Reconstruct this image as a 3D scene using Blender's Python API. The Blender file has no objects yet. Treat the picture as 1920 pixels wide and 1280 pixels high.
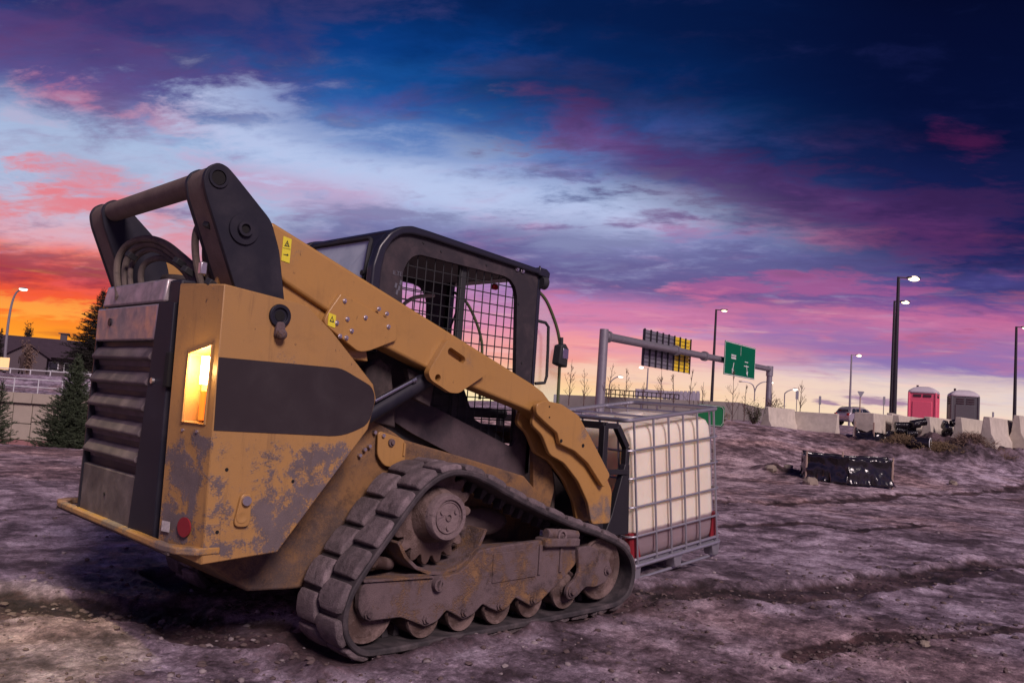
import bpy, bmesh, math, random
import numpy as np
from mathutils import Vector, Matrix, Euler, noise as mnoise

SC = bpy.context.scene
COL = SC.collection
R2 = math.radians

# ---------------------------------------------------------------- camera
FPX, PCX, PCY = 1560.0, 960.0, 640.0          # focal length and centre of the 1920 px wide photograph
def _n(v): v = np.array(v, float); return v/np.linalg.norm(v)
_vf = _n([2548-PCX, -(874-PCY), FPX]); _vl = _n([-575-PCX, -(655-PCY), FPX]); _vl = _n(_vl-_vf*np.dot(_vl, _vf))
_up = np.cross(_vf, _vl); _up = _n(_up if _up[1] > 0 else -_up)
RM = np.stack([_vf, _vl, _up], 1)              # camera (right, up, forward) = RM @ world
CAM = np.array([-1.973, -4.277, 1.21])
def ray(px, py): return RM.T @ np.array([px-PCX, -(py-PCY), FPX])
def U(px, py, y):                               # point of the vertical plane Y = y -> (X, Z)
    r = ray(px, py); p = CAM+r*((y-CAM[1])/r[1]); return (float(p[0]), float(p[2]))
def at(px, py, d): return Vector((CAM+ray(px, py)*(d/FPX)).tolist())
def onz(px, py, z=0.0):
    r = ray(px, py); return Vector((CAM+r*((z-CAM[2])/r[2])).tolist())

cd = bpy.data.cameras.new('camera'); cam = bpy.data.objects.new('camera', cd); COL.objects.link(cam)
cd.sensor_width = 36; cd.lens = FPX/1920*36; cd.clip_end = 9000; cd.clip_start = 0.05
_r, _u, _f = RM.T[:, 0], RM.T[:, 1], RM.T[:, 2]
cam.matrix_world = Matrix(((_r[0], _u[0], -_f[0], CAM[0]), (_r[1], _u[1], -_f[1], CAM[1]), (_r[2], _u[2], -_f[2], CAM[2]), (0, 0, 0, 1)))
SC.camera = cam
FH = _n([_f[0], _f[1], 0]); RH = np.array([FH[1], -FH[0], 0])   # horizontal forward and right of the view

SC.view_settings.view_transform = 'Standard'; SC.view_settings.look = 'None'
SC.view_settings.exposure = 0.0; SC.view_settings.gamma = 1.0
SC.render.engine = 'CYCLES'

# ---------------------------------------------------------------- node helper
def s2l(c):
    return tuple((v/255/12.92 if v/255 <= .04045 else ((v/255+.055)/1.055)**2.4) for v in c)
class NT:
    def __init__(s, tree): s.t = tree; s.n = tree.nodes; s.l = tree.links
    def new(s, ty, **kw):
        n = s.n.new(ty)
        for k, v in kw.items(): setattr(n, k, v)
        return n
    def put(s, sock, v):
        if isinstance(v, bpy.types.NodeSocket): s.l.new(v, sock)
        elif isinstance(v, (tuple, list, Vector)) and sock.type == 'RGBA' and len(v) == 3: sock.default_value = (*v, 1)
        else: sock.default_value = v
    def m(s, op, a, b=None, c=None, clamp=False):
        n = s.new('ShaderNodeMath', operation=op, use_clamp=clamp); s.put(n.inputs[0], a)
        if b is not None: s.put(n.inputs[1], b)
        if c is not None: s.put(n.inputs[2], c)
        return n.outputs[0]
    def vm(s, op, a, b=None):
        n = s.new('ShaderNodeVectorMath', operation=op); s.put(n.inputs[0], a)
        if b is not None: s.put(n.inputs[1], b)
        return n.outputs['Value'] if op in ('DOT_PRODUCT', 'LENGTH') else n.outputs[0]
    def mix(s, f, a, b, blend='MIX'):
        n = s.new('ShaderNodeMix', data_type='RGBA', blend_type=blend); n.clamp_factor = True
        s.put(n.inputs[0], f); s.put(n.inputs[6], a); s.put(n.inputs[7], b); return n.outputs[2]
    def ramp(s, f, stops, interp='LINEAR'):
        n = s.new('ShaderNodeValToRGB'); s.put(n.inputs[0], f); r = n.color_ramp; r.interpolation = interp
        while len(r.elements) < len(stops): r.elements.new(0.5)
        for e, (p, c) in zip(r.elements, stops):
            e.position = p; e.color = (*c, 1) if isinstance(c, (tuple, list)) else (c, c, c, 1)
        return n.outputs[0]
    def smooth(s, v, a, b):
        n = s.new('ShaderNodeMapRange', interpolation_type='SMOOTHSTEP'); s.put(n.inputs[0], v)
        n.inputs[1].default_value = a; n.inputs[2].default_value = b; return n.outputs[0]
    def noise(s, vec, scale, detail=4, rough=.55, dist=0.0, out=0):
        n = s.new('ShaderNodeTexNoise'); s.put(n.inputs['Vector'], vec)
        n.inputs['Scale'].default_value = scale; n.inputs['Detail'].default_value = detail
        n.inputs['Roughness'].default_value = rough; n.inputs['Distortion'].default_value = dist
        return n.outputs[out]
    def comb(s, x, y, z):
        n = s.new('ShaderNodeCombineXYZ'); s.put(n.inputs[0], x); s.put(n.inputs[1], y); s.put(n.inputs[2], z); return n.outputs[0]
    def sep(s, v):
        n = s.new('ShaderNodeSeparateXYZ'); s.put(n.inputs[0], v); return n.outputs
    def scale(s, v, xyz):
        return s.vm('MULTIPLY', v, xyz)

# ---------------------------------------------------------------- sky
W = bpy.data.worlds.new('World'); SC.world = W; W.use_nodes = True
w = NT(W.node_tree); w.n.clear()
D = w.new('ShaderNodeTexCoord').outputs['Generated']
dx = w.vm('DOT_PRODUCT', D, tuple(RH)); dy = w.vm('DOT_PRODUCT', D, tuple(FH)); dz = w.sep(D)[2]
az = w.m('MULTIPLY', w.m('ARCTAN2', dx, dy), 180/math.pi)
el = w.m('MULTIPLY', w.m('ARCSINE', dz), 180/math.pi)
# cloud wobble of the lookup elevation so bands are never straight
cp = w.vm('DIVIDE', w.comb(dx, dy, 0.0), w.comb(*(3*[w.m('ADD', w.m('MAXIMUM', dz, 0.0), 0.16)])))
rotn = w.new('ShaderNodeVectorRotate'); rotn.rotation_type = 'Z_AXIS'; w.put(rotn.inputs['Vector'], cp); rotn.inputs['Angle'].default_value = R2(14)
cp = rotn.outputs[0]
cs = w.scale(cp, (0.80, 1.30, 1.0))
n1 = w.noise(cs, 1.7, 9, .60, .35)
n2 = w.noise(w.vm('ADD', cs, (7.3, 2.1, 4.0)), 3.6, 10, .62, .25)
n3 = w.noise(w.vm('ADD', cs, (3.3, 9.1, 1.0)), 1.1, 6, .56, .5)
n4 = w.noise(w.vm('ADD', cs, (1.3, 4.1, 8.0)), 6.0, 10, .64, .3)
slant = w.m('MULTIPLY', az, 0.03)
elw = w.m('ADD', w.m('ADD', el, slant), w.m('MULTIPLY', w.m('SUBTRACT', n1, .5), w.m('MULTIPLY', w.smooth(el, 0, 14), 7.0)))
t = w.m('DIVIDE', elw, w.m('MULTIPLY', w.m('MAXIMUM', w.m('COSINE', w.m('MULTIPLY', az, math.pi/180)), .8), 40.0), clamp=True)
def stops(l): return [(e/40, s2l(c)) for e, c in l]
left = w.ramp(t, stops([(0, (255, 176, 46)), (2.2, (255, 150, 44)), (3.7, (252, 98, 44)), (5.6, (236, 82, 62)), (7.2, (238, 128, 120)), (8.8, (224, 170, 184)), (11, (176, 194, 224)), (16, (138, 166, 210)), (19.5, (62, 98, 164)), (23, (22, 52, 112)), (28, (12, 30, 80)), (38, (9, 18, 52))]))
mid = w.ramp(t, stops([(0, (255, 240, 190)), (1.6, (255, 214, 160)), (3.4, (246, 172, 156)), (5.5, (226, 144, 176)), (7.6, (172, 126, 182)), (9.6, (112, 98, 150)), (12, (156, 164, 212)), (14, (180, 196, 232)), (16.6, (98, 134, 194)), (19.5, (30, 92, 166)), (23, (10, 62, 134)), (26, (6, 42, 100)), (38, (4, 18, 58))]))
right = w.ramp(t, stops([(0, (252, 226, 186)), (2.4, (246, 220, 196)), (4.2, (214, 198, 208)), (5.8, (150, 128, 184)), (7.4, (190, 122, 168)), (9, (138, 88, 152)), (11, (78, 72, 138)), (14, (38, 44, 104)), (17, (14, 32, 86)), (22, (7, 20, 62)), (30, (4, 10, 40)), (38, (3, 8, 32))]))
back = w.ramp(t, stops([(0, (96, 92, 128)), (5, (150, 118, 150)), (12, (150, 112, 160)), (22, (84, 84, 146)), (38, (26, 34, 88))]))
sky = w.mix(w.smooth(az, -27, -8), left, mid)
sky = w.mix(w.smooth(az, 2, 27), sky, right)
sky = w.mix(w.smooth(w.m('ABSOLUTE', az), 48, 110), sky, back)
# pink lit clouds
pinkw = w.m('MULTIPLY', w.smooth(w.m('ADD', n2, w.m('MULTIPLY', w.m('SUBTRACT', n3, .5), 1.1)), .48, .80), w.m('MULTIPLY', w.smooth(el, 1.8, 5), w.m('SUBTRACT', 1.0, w.smooth(w.m('ADD', el, w.m('MULTIPLY', az, .12)), 15, 24))))
pinkc = w.ramp(w.m('DIVIDE', el, 30, clamp=True), [(0, s2l((255, 130, 70))), (.2, s2l((248, 96, 104))), (.42, s2l((222, 92, 128))), (.75, s2l((122, 56, 108))), (1, s2l((60, 40, 90)))])
sky = w.mix(w.m('MULTIPLY', pinkw, .30), sky, pinkc)
# grey-violet cloud bellies
dk = w.m('MULTIPLY', w.smooth(w.m('ADD', n3, w.m('MULTIPLY', w.m('SUBTRACT', n4, .5), .6)), .50, .68), w.smooth(el, 4, 9))
dkc = w.ramp(w.m('DIVIDE', w.m('ADD', az, 40), 80, clamp=True), [(0, s2l((112, 74, 122))), (.45, s2l((88, 84, 142))), (.8, s2l((44, 44, 98))), (1, s2l((16, 22, 62)))])
dkc = w.mix(w.smooth(el, 12, 22), dkc, w.mix(.5, dkc, s2l((10, 30, 84))))
sky = w.mix(w.m('MULTIPLY', dk, .62), sky, dkc)
# pale streaks
st = w.m('MULTIPLY', w.smooth(w.m('SUBTRACT', n4, w.m('MULTIPLY', w.m('SUBTRACT', n3, .5), .8)), .55, .78), w.m('MULTIPLY', w.smooth(el, 3, 8), w.m('SUBTRACT', 1.0, w.smooth(w.m('ADD', el, w.m('MULTIPLY', az, .28)), 13, 20))))
sky = w.mix(w.m('MULTIPLY', st, .22), sky, s2l((205, 208, 236)))
# thin band of small dark clouds low over the horizon and fine horizontal streaks
n5 = w.noise(w.comb(w.m('MULTIPLY', az, .16), w.m('MULTIPLY', el, 1.3), 0.0), 1.0, 5, .6, .3)
low = w.m('MULTIPLY', w.smooth(n5, .56, .72), w.m('SUBTRACT', 1.0, w.smooth(el, 9, 13)))
lowc = w.mix(w.smooth(az, -24, -4), s2l((150, 44, 48)), s2l((166, 96, 150)))
sky = w.mix(w.m('MULTIPLY', low, .40), sky, lowc)
n6 = w.noise(w.comb(w.m('MULTIPLY', az, .13), w.m('MULTIPLY', el, 1.7), 3.0), 1.0, 5, .6, .3)
hi = w.m('MULTIPLY', w.smooth(n6, .55, .7), w.m('SUBTRACT', 1.0, w.smooth(el, 6, 10)))
hic = w.mix(w.smooth(az, -24, -4), s2l((255, 176, 66)), s2l((250, 196, 190)))
sky = w.mix(w.m('MULTIPLY', hi, .42), sky, hic)
# the cloud banks of this evening: long soft bands at their place in the sky
def azel(px, py):
    r = _n(ray(px, py)); return math.degrees(math.atan2(r @ RH, r @ FH)), math.degrees(math.asin(r[2]))
wob1 = w.m('SUBTRACT', n2, .5); wob2 = w.m('SUBTRACT', n4, .5)
uv = w.comb(az, el, 0.0)
for (p0, p1, wd_, colr, stg, rag) in (
    ((-80, 70), (430, 205), 2.2, (112, 62, 116), .42, 7), ((120, 185), (330, 242), .8, (206, 96, 128), .55, 4),
    ((-60, 285), (470, 330), 3.0, (178, 196, 228), .72, 5), ((-80, 375), (140, 378), 1.1, (236, 112, 112), .7, 4), ((160, 350), (300, 400), 1.2, (232, 120, 130), .6, 4),
    ((430, 325), (680, 362), 1.3, (206, 106, 146), .62, 3.5), ((520, 290), (1150, 400), 2.4, (186, 200, 236), .80, 5.5),
    ((640, 240), (1100, 300), 1.6, (86, 116, 178), .45, 4), ((700, 440), (1560, 520), 2.0, (92, 86, 140), .66, 4.5), ((1120, 262), (1780, 415), 1.4, (138, 66, 128), .55, 4.5),
    ((1250, 300), (1900, 360), 2.4, (34, 44, 104), .5, 4), ((1350, 540), (1700, 545), .6, (196, 96, 152), .5, 2.5), ((-60, 488), (210, 515), .9, (104, 42, 76), .62, 2), ((-60, 560), (200, 590), .5, (255, 196, 84), .5, 1.5),
    ((1050, 575), (1960, 600), .8, (226, 122, 158), .5, 2.2), ((1060, 640), (1500, 660), .7, (250, 160, 150), .5, 1.6), ((1480, 640), (1960, 690), 1.3, (136, 108, 172), .62, 2.5), ((1100, 700), (1960, 735), .7, (250, 222, 196), .5, 1.4),
    ((1250, 60), (2000, 280), 6.5, (5, 12, 48), .55, 7), ((1755, 264), (1830, 272), .5, (84, 26, 74), .55, 1.6), ((1538, 752), (1562, 757), .16, (140, 104, 150), .8, .5), ((1590, 744), (1690, 756), .26, (146, 106, 152), .8, .8)):
    a0, e0 = azel(*p0); a1, e1 = azel(*p1); L2 = (a1-a0)**2+(e1-e0)**2
    rel_ = w.vm('SUBTRACT', uv, (a0, e0, 0.0))
    tt = w.m('MULTIPLY', w.vm('DOT_PRODUCT', rel_, (a1-a0, e1-e0, 0.0)), 1/L2, clamp=True)
    near_ = w.vm('MULTIPLY', w.comb(tt, tt, 0.0), (a1-a0, e1-e0, 0.0))
    dist_ = w.vm('LENGTH', w.vm('MULTIPLY', w.vm('SUBTRACT', rel_, near_), (.45, 1.0, 0.0)))
    dist_ = w.m('ADD', dist_, w.m('MULTIPLY', w.m('ADD', wob1, w.m('MULTIPLY', wob2, .6)), rag*2.2))
    fac_ = w.m('MULTIPLY', w.m('SUBTRACT', 1.0, w.smooth(dist_, wd_*.15, wd_*1.7)), stg)
    sky = w.mix(fac_, sky, s2l(colr))
bg = w.new('ShaderNodeBackground'); w.put(bg.inputs[0], sky); bg.inputs[1].default_value = 1.0
w.l.new(bg.outputs[0], w.new('ShaderNodeOutputWorld').inputs[0])

# ---------------------------------------------------------------- lights
sd = bpy.data.lights.new('soft_fill', 'SUN'); sd.energy = 3.1; sd.angle = R2(17); sd.color = (1.0, .80, .80)  # added soft fill from behind the camera, standing for lot floodlights
soft_fill = bpy.data.objects.new('soft_fill', sd); COL.objects.link(soft_fill)
sdir = Vector((-FH[0]*.82+RH[0]*.46, -FH[1]*.82+RH[1]*.46, .72)).normalized()      # where the light comes from
soft_fill.rotation_euler = sdir.to_track_quat('Z', 'Y').to_euler()

# yard lamp out of frame at the left, its pool of light just reaches the dirt at the lower left corner
yl_ = bpy.data.lights.new('yard_lamp_light', 'SPOT'); yl_.energy = 800; yl_.color = (1.0, .90, .42); yl_.spot_size = R2(24); yl_.spot_blend = .12; yl_.shadow_soft_size = .12
yo = bpy.data.objects.new('yard_lamp_light', yl_); COL.objects.link(yo)
_tg = onz(-210, 1210); yo.location = (_tg.x-.3, _tg.y-.2, 5.2); yo.rotation_euler = (yo.location-_tg).to_track_quat('Z', 'Y').to_euler()

# ---------------------------------------------------------------- materials
MATS = {}
def newmat(name):
    m = bpy.data.materials.new(name); m.use_nodes = True
    nt = NT(m.node_tree); nt.n.clear()
    b = nt.new('ShaderNodeBsdfPrincipled'); o = nt.new('ShaderNodeOutputMaterial'); nt.l.new(b.outputs[0], o.inputs[0])
    MATS[name] = m
    return m, nt, b
def dusty(name, base, dust=(.20, .155, .14), amt=.5, scale=6, rough=.55, metal=0.0, bump=.15, low=None, fine=1.0, spec=.5, var=.12, grain=220, band=None, edge=.12, speck=0.0, rndv=0.0, grime=0.0, streak=0.0):
    """paint or metal with dust, specks, scuffs; low=(z0,z1) makes the mud thicker near the ground"""
    m, nt, b = newmat(name)
    P = nt.new('ShaderNodeNewGeometry').outputs['Position']
    a = nt.noise(P, scale, 8, .62, .4); c = nt.noise(P, scale*.35, 4, .5, .2); g = nt.noise(P, grain, 2, .6)
    th = nt.m('ADD', nt.m('MULTIPLY', a, .65), nt.m('MULTIPLY', c, .35))
    if low:
        z = nt.sep(P)[2]; th = nt.m('ADD', th, nt.m('MULTIPLY', nt.m('SUBTRACT', 1.0, nt.smooth(z, low[0], low[1])), low[2] if len(low) > 2 else .18))
    if band:
        z = nt.sep(P)[2]; th = nt.m('ADD', th, nt.m('MULTIPLY', nt.m('MULTIPLY', nt.smooth(z, band[0], band[0]+.12), nt.m('SUBTRACT', 1.0, nt.smooth(z, band[1]-.08, band[1]))), band[2]))
    if speck: th = nt.m('ADD', th, nt.m('MULTIPLY', nt.m('SUBTRACT', nt.noise(P, 130, 3, .7), .5), speck))
    mask = nt.smooth(th, .66-amt*.3-edge/2, .66-amt*.3+edge/2)
    film = nt.m('MULTIPLY', nt.m('ADD', nt.m('MULTIPLY', g, .5), nt.m('MULTIPLY', a, .4)), .35*fine)
    v = nt.m('MULTIPLY_ADD', nt.m('SUBTRACT', nt.noise(P, 1.7, 3), .5), var*2, 1.0)
    if rndv: v = nt.m('MULTIPLY', v, nt.m('MULTIPLY_ADD', nt.new('ShaderNodeObjectInfo').outputs['Random'], rndv, 1-rndv/2))
    bc = nt.mix(1.0, tuple(base), nt.comb(v, v, v), 'MULTIPLY')
    bc = nt.mix(film, bc, tuple(dust))
    gv = nt.m('MULTIPLY_ADD', nt.m('SUBTRACT', g, .5), .9, 1.0)
    gv = nt.m('MULTIPLY', gv, nt.m('MULTIPLY_ADD', nt.m('SUBTRACT', nt.noise(P, 9, 6, .7), .5), .9, 1.0))
    if rndv: gv = nt.m('MULTIPLY', gv, nt.m('MULTIPLY_ADD', nt.new('ShaderNodeObjectInfo').outputs['Random'], rndv, 1-rndv/2))
    dc = nt.mix(1.0, tuple(dust), nt.comb(gv, gv, gv), 'MULTIPLY')
    col = nt.mix(mask, bc, dc)
    if grime:
        gm = nt.smooth(nt.noise(nt.vm('ADD', P, (3.1, 1.7, 5.3)), 6.5, 9, .74, .3), .50, .68)
        col = nt.mix(nt.m('MULTIPLY', gm, grime), col, (.028, .018, .020))
    if streak:
        sk = nt.smooth(nt.noise(nt.scale(P, (26, 26, 2.2)), 1.0, 6, .7, .2), .53, .75); sk = nt.m('MULTIPLY', sk, nt.noise(P, 2.1, 3))
        col = nt.mix(nt.m('MULTIPLY', sk, streak), col, (.10, .058, .035))
        sc_ = nt.smooth(nt.noise(nt.scale(P, (9, 9, 60)), 1.0, 4, .8, .5), .70, .74); col = nt.mix(nt.m('MULTIPLY', sc_, streak*.6), col, (.42, .33, .22))
    # dark specks, chips and drips
    sp = nt.smooth(nt.noise(nt.scale(P, (1, 1, .4)), 38, 5, .7), .66, .72)
    col = nt.mix(nt.m('MULTIPLY', sp, .55*fine), col, (.035, .025, .025))
    nt.put(b.inputs['Base Color'], col)
    nt.put(b.inputs['Roughness'], nt.m('ADD', rough, nt.m('MULTIPLY', mask, .9-rough), clamp=True))
    nt.put(b.inputs['Metallic'], nt.m('MULTIPLY', nt.m('SUBTRACT', 1.0, mask), metal))
    b.inputs['Specular IOR Level'].default_value = spec
    bp = nt.new('ShaderNodeBump'); bp.inputs['Strength'].default_value = bump; bp.inputs['Distance'].default_value = .012
    nt.put(bp.inputs['Height'], nt.m('ADD', nt.m('MULTIPLY', mask, .5), nt.m('MULTIPLY', g, .25))); nt.l.new(bp.outputs[0], b.inputs['Normal'])
    return m
def plain(name, base, rough=.5, metal=0.0, var=.1, scale=8, spec=.5, alpha=None, emit=None, bump=0.0, trans=0.0):
    m, nt, b = newmat(name)
    P = nt.new('ShaderNodeNewGeometry').outputs['Position']
    v = nt.m('MULTIPLY_ADD', nt.m('SUBTRACT', nt.noise(P, scale, 5, .6), .5), var*3, 1.0)
    nt.put(b.inputs['Base Color'], nt.mix(1.0, tuple(base), nt.comb(v, v, v), 'MULTIPLY'))
    b.inputs['Roughness'].default_value = rough; b.inputs['Metallic'].default_value = metal
    b.inputs['Specular IOR Level'].default_value = spec
    if trans: b.inputs['Transmission Weight'].default_value = trans
    if alpha is not None: b.inputs['Alpha'].default_value = alpha
    if emit: b.inputs['Emission Color'].default_value = (*emit[0], 1); b.inputs['Emission Strength'].default_value = emit[1]
    if bump:
        bp = nt.new('ShaderNodeBump'); bp.inputs['Strength'].default_value = bump; bp.inputs['Distance'].default_value = .02
        nt.put(bp.inputs['Height'], nt.noise(P, scale*4, 6, .65)); nt.l.new(bp.outputs[0], b.inputs['Normal'])
    return m
YEL = (.45, .235, .058)
DUST = (.155, .118, .112)
dusty('paint', YEL, (.15, .11, .105), .06, 5.5, .45, bump=.12, var=.08, fine=1.4, speck=.25, streak=.8)
dusty('paint_muddy', YEL, (.135, .103, .106), .03, 7.0, .5, bump=.35, band=(.42, 1.03, .15), fine=1.6, var=.10, edge=.07, speck=.22, streak=.9, grime=.12)
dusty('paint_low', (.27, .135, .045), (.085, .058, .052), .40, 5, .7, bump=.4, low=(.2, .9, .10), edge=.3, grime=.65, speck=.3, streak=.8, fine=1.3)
dusty('paint_arm', YEL, (.16, .12, .105), .06, 4.5, .36, bump=.08, low=(.5, 1.0, .14), fine=1.15, var=.08, speck=.2, streak=.45, grime=.1)
dusty('black_paint', (.012, .012, .022), (.05, .042, .055), .03, 5, .5, bump=.06, fine=.16, edge=.5, spec=.3)
dusty('band_black', (.026, .018, .022), (.05, .04, .045), .0, 5, .6, bump=.05, fine=.5, edge=.5, spec=.3)
dusty('cab_paint', (.012, .014, .026), (.06, .05, .062), .12, 4, .34, bump=.05, fine=.8)
dusty('cab_dusty', (.016, .013, .020), (.075, .052, .06), .28, 7, .7, bump=.25, fine=.8, low=(.95, 1.35, .16), edge=.3)
dusty('tower_edge', (.05, .04, .038), (.15, .11, .095), .75, 3, .7, bump=.1)
dusty('hose_rubber', (.035, .03, .03), (.13, .10, .085), .8, 6, .75, bump=.1)
dusty('grille_paint', (.035, .028, .034), (.135, .102, .115), .55, 9, .6, bump=.25, edge=.4, speck=.2)
dusty('cap_metal', (.50, .44, .46), (.20, .16, .17), .26, 12, .30, metal=.75, bump=.15, fine=1.2, edge=.5)
dusty('rubber', (.016, .014, .018), (.11, .085, .092), .26, 11, .75, bump=.5, fine=1.0, edge=.35)
dusty('lug_rubber', (.05, .04, .045), (.20, .152, .165), .55, 15, .85, bump=.9, fine=1.6, edge=.4, speck=.3, rndv=.4, grime=.55)
dusty('track_steel', (.26, .135, .045), (.13, .090, .094), .72, 7.5, .8, bump=.9, fine=1.8, var=.2, edge=.16, speck=.3, grime=.7)
dusty('roller_steel', (.09, .055, .045), (.15, .10, .092), .5, 9, .55, metal=.3, bump=.5, grime=.6, speck=.3)
dusty('hub_mud', (.23, .17, .17), (.17, .12, .125), .5, 18, .88, bump=1.0, fine=1.8, edge=.3, grime=.35)
dusty('chassis_dark', (.03, .022, .022), (.07, .05, .05), .6, 6, .85, bump=.4)
plain('chrome', (.45, .45, .50), .28, 1.0, .05)
plain('bolt_steel', (.55, .52, .55), .35, .9, .15, 60)
plain('hole_black', (.006, .005, .006), .9, 0, .1)
plain('red_sticker', (.22, .012, .02), .5)
plain('sticker_white', (.45, .42, .42), .6, var=.4, scale=90)
plain('sticker_yellow', (.72, .62, .04), .5, var=.1, scale=60)
plain('ink', (.02, .02, .02), .6)
plain('pillar_print', (.12, .12, .15), .7)
plain('cab_inside', (.62, .54, .48), .9, var=.2, scale=4)
plain('cab_lining', (.22, .20, .21), .8)
plain('cab_black', (.02, .02, .024), .7)
plain('red_plastic', (.55, .03, .03), .4)
plain('olive_tube', (.10, .115, .05), .45, .1)
plain('lens_warm', (.9, .62, .22), .4)
plain('lens_hot', (.95, .8, .5), .4, emit=((1.0, .80, .42), 30.0))
plain('lens_amber', (.9, .22, .02), .35, emit=((1.0, .17, .01), 1.15))
m, nt, b = newmat('window_glass')
b.inputs['Base Color'].default_value = (.55, .62, .68, 1); b.inputs['Roughness'].default_value = .06; b.inputs['Alpha'].default_value = .22; b.inputs['Specular IOR Level'].default_value = .9
m, nt, b = newmat('rear_glass')
P = nt.new('ShaderNodeNewGeometry').outputs['Position']
nt.put(b.inputs['Base Color'], nt.mix(nt.smooth(nt.noise(P, 5, 6, .6), .3, .7), (.40, .47, .56), (.55, .62, .70))); b.inputs['Roughness'].default_value = .22
# tank plastic, with the darker remains of its contents at the bottom
m, nt, b = newmat('tank_plastic')
O = nt.new('ShaderNodeTexCoord').outputs['Object']; z = nt.sep(O)[2]
f = nt.smooth(nt.m('ADD', z, nt.m('MULTIPLY', nt.noise(O, 9, 4), .02)), .235, .262)
col = nt.mix(f, (.30, .22, .24), (.93, .81, .66))
v = nt.m('MULTIPLY_ADD', nt.m('SUBTRACT', nt.noise(O, 3, 6, .6), .5), .35, 1.0)
nt.put(b.inputs['Base Color'], nt.mix(1.0, col, nt.comb(v, v, v), 'MULTIPLY')); b.inputs['Roughness'].default_value = .5
b.inputs['Subsurface Weight'].default_value = .45; b.inputs['Subsurface Radius'].default_value = (.5, .35, .22); b.inputs['Subsurface Scale'].default_value = .5
tr_ = nt.new('ShaderNodeBsdfTranslucent'); nt.put(tr_.inputs[0], nt.mix(f, (.45, .30, .30), (.95, .80, .60))); mx_ = nt.new('ShaderNodeMixShader'); mx_.inputs[0].default_value = .15
_o = [n for n in nt.n if n.type == 'OUTPUT_MATERIAL'][0]; nt.l.new(b.outputs[0], mx_.inputs[1]); nt.l.new(tr_.outputs[0], mx_.inputs[2]); nt.l.new(mx_.outputs[0], _o.inputs[0])
bp = nt.new('ShaderNodeBump'); bp.inputs['Strength'].default_value = .25; bp.inputs['Distance'].default_value = .02
nt.put(bp.inputs['Height'], nt.noise(O, 5, 5)); nt.l.new(bp.outputs[0], b.inputs['Normal'])
plain('galvanised', (.46, .45, .50), .38, .75, .12, 25, bump=.1)
plain('dark_steel', (.022, .02, .026), .5, .2, .2, 12)
plain('concrete', (.52, .46, .39), .9, var=.24, scale=4, bump=.4)
plain('concrete_dark', (.20, .175, .165), .9, var=.14, scale=2, bump=.3)
plain('retaining_block', (.34, .29, .235), .9, var=.10, scale=2, bump=.3)
plain('paver_red', (.27, .13, .13), .9, var=.1)
plain('parapet', (.30, .27, .33), .9, var=.08)
plain('white_pipe', (.55, .55, .58), .5)
plain('pole_dark', (.03, .025, .035), .5, .3)
plain('pole_grey', (.33, .31, .34), .45, .5)
plain('gantry_steel', (.30, .28, .31), .45, .55, .15, 3)
plain('lamp_hot', (1, .9, .7), .4, emit=((1.0, .80, .45), 5.0))
plain('lamp_cool', (1, .9, .8), .4, emit=((1.0, .85, .72), 4.0))
plain('sign_green', (.0, .12, .06), .75, var=.1, scale=1, spec=.1)
plain('board_green', (.0, .15, .045), .5)
plain('sign_white', (.7, .72, .7), .5)
plain('sign_back', (.24, .23, .27), .5, .4)
plain('sign_back_lit', (.85, .60, .03), .5, .1)  # yellow lamp reflection on the sign back, put into the panel colour
plain('wood_post', (.42, .30, .24), .8)
plain('toilet_pink', (.80, .12, .20), .5, var=.05)
plain('toilet_grey', (.095, .09, .10), .5, var=.05)
plain('toilet_roof', (.55, .50, .54), .5)
plain('toilet_dark', (.05, .02, .03), .7)
plain('car_silver', (.50, .45, .47), .32, .6, .04)
plain('car_glass', (.02, .025, .035), .06, 0, 0, spec=.9)
plain('tyre', (.015, .015, .015), .8)
plain('car_rim', (.4, .4, .42), .3, .8)
plain('tail_red', (.5, .02, .02), .3)
plain('house_wall', (.085, .065, .075), .9, var=.1)
plain('house_roof', (.045, .028, .042), .9, var=.25, scale=1.5)
plain('window_dark', (.02, .02, .03), .15)
plain('bark', (.07, .05, .04), .95, var=.3, bump=.5)
plain('twig', (.10, .055, .05), .9)
plain('needle', (.045, .062, .032), .85, var=.35, scale=3)
plain('needle_far', (.018, .016, .012), .95, var=.3)
plain('leaf_dry', (.13, .05, .04), .9)
plain('shrub_leaf', (.05, .055, .022), .9, var=.4)
plain('brush_twig', (.17, .11, .085), .95, var=.35, scale=9)
plain('dry_grass', (.17, .115, .065), .95, var=.35, scale=9)
plain('clod', (.115, .08, .078), .98, var=.35, scale=6, bump=.6)
plain('pebble', (.26, .215, .22), .8, var=.4, scale=11)
plain('rock', (.26, .21, .17), .9, var=.3, scale=8, bump=.5)
plain('person_cloth', (.05, .03, .03), .9)
plain('pole_foot_glow', (.9, .6, .3), .6, emit=((1.0, .60, .25), .6))  # light on the lamp pole foot painted as a glowing surface
m, nt, b = newmat('plastic_film')
P = nt.new('ShaderNodeNewGeometry').outputs['Position']
b.inputs['Base Color'].default_value = (.012, .010, .014, 1); b.inputs['Roughness'].default_value = .20; b.inputs['Specular IOR Level'].default_value = .7
bp = nt.new('ShaderNodeBump'); bp.inputs['Strength'].default_value = .12; bp.inputs['Distance'].default_value = .05
nt.put(bp.inputs['Height'], nt.noise(nt.scale(P, (1, 1, 1.6)), 2.6, 4, .5, 1.8)); nt.l.new(bp.outputs[0], b.inputs['Normal'])

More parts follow.
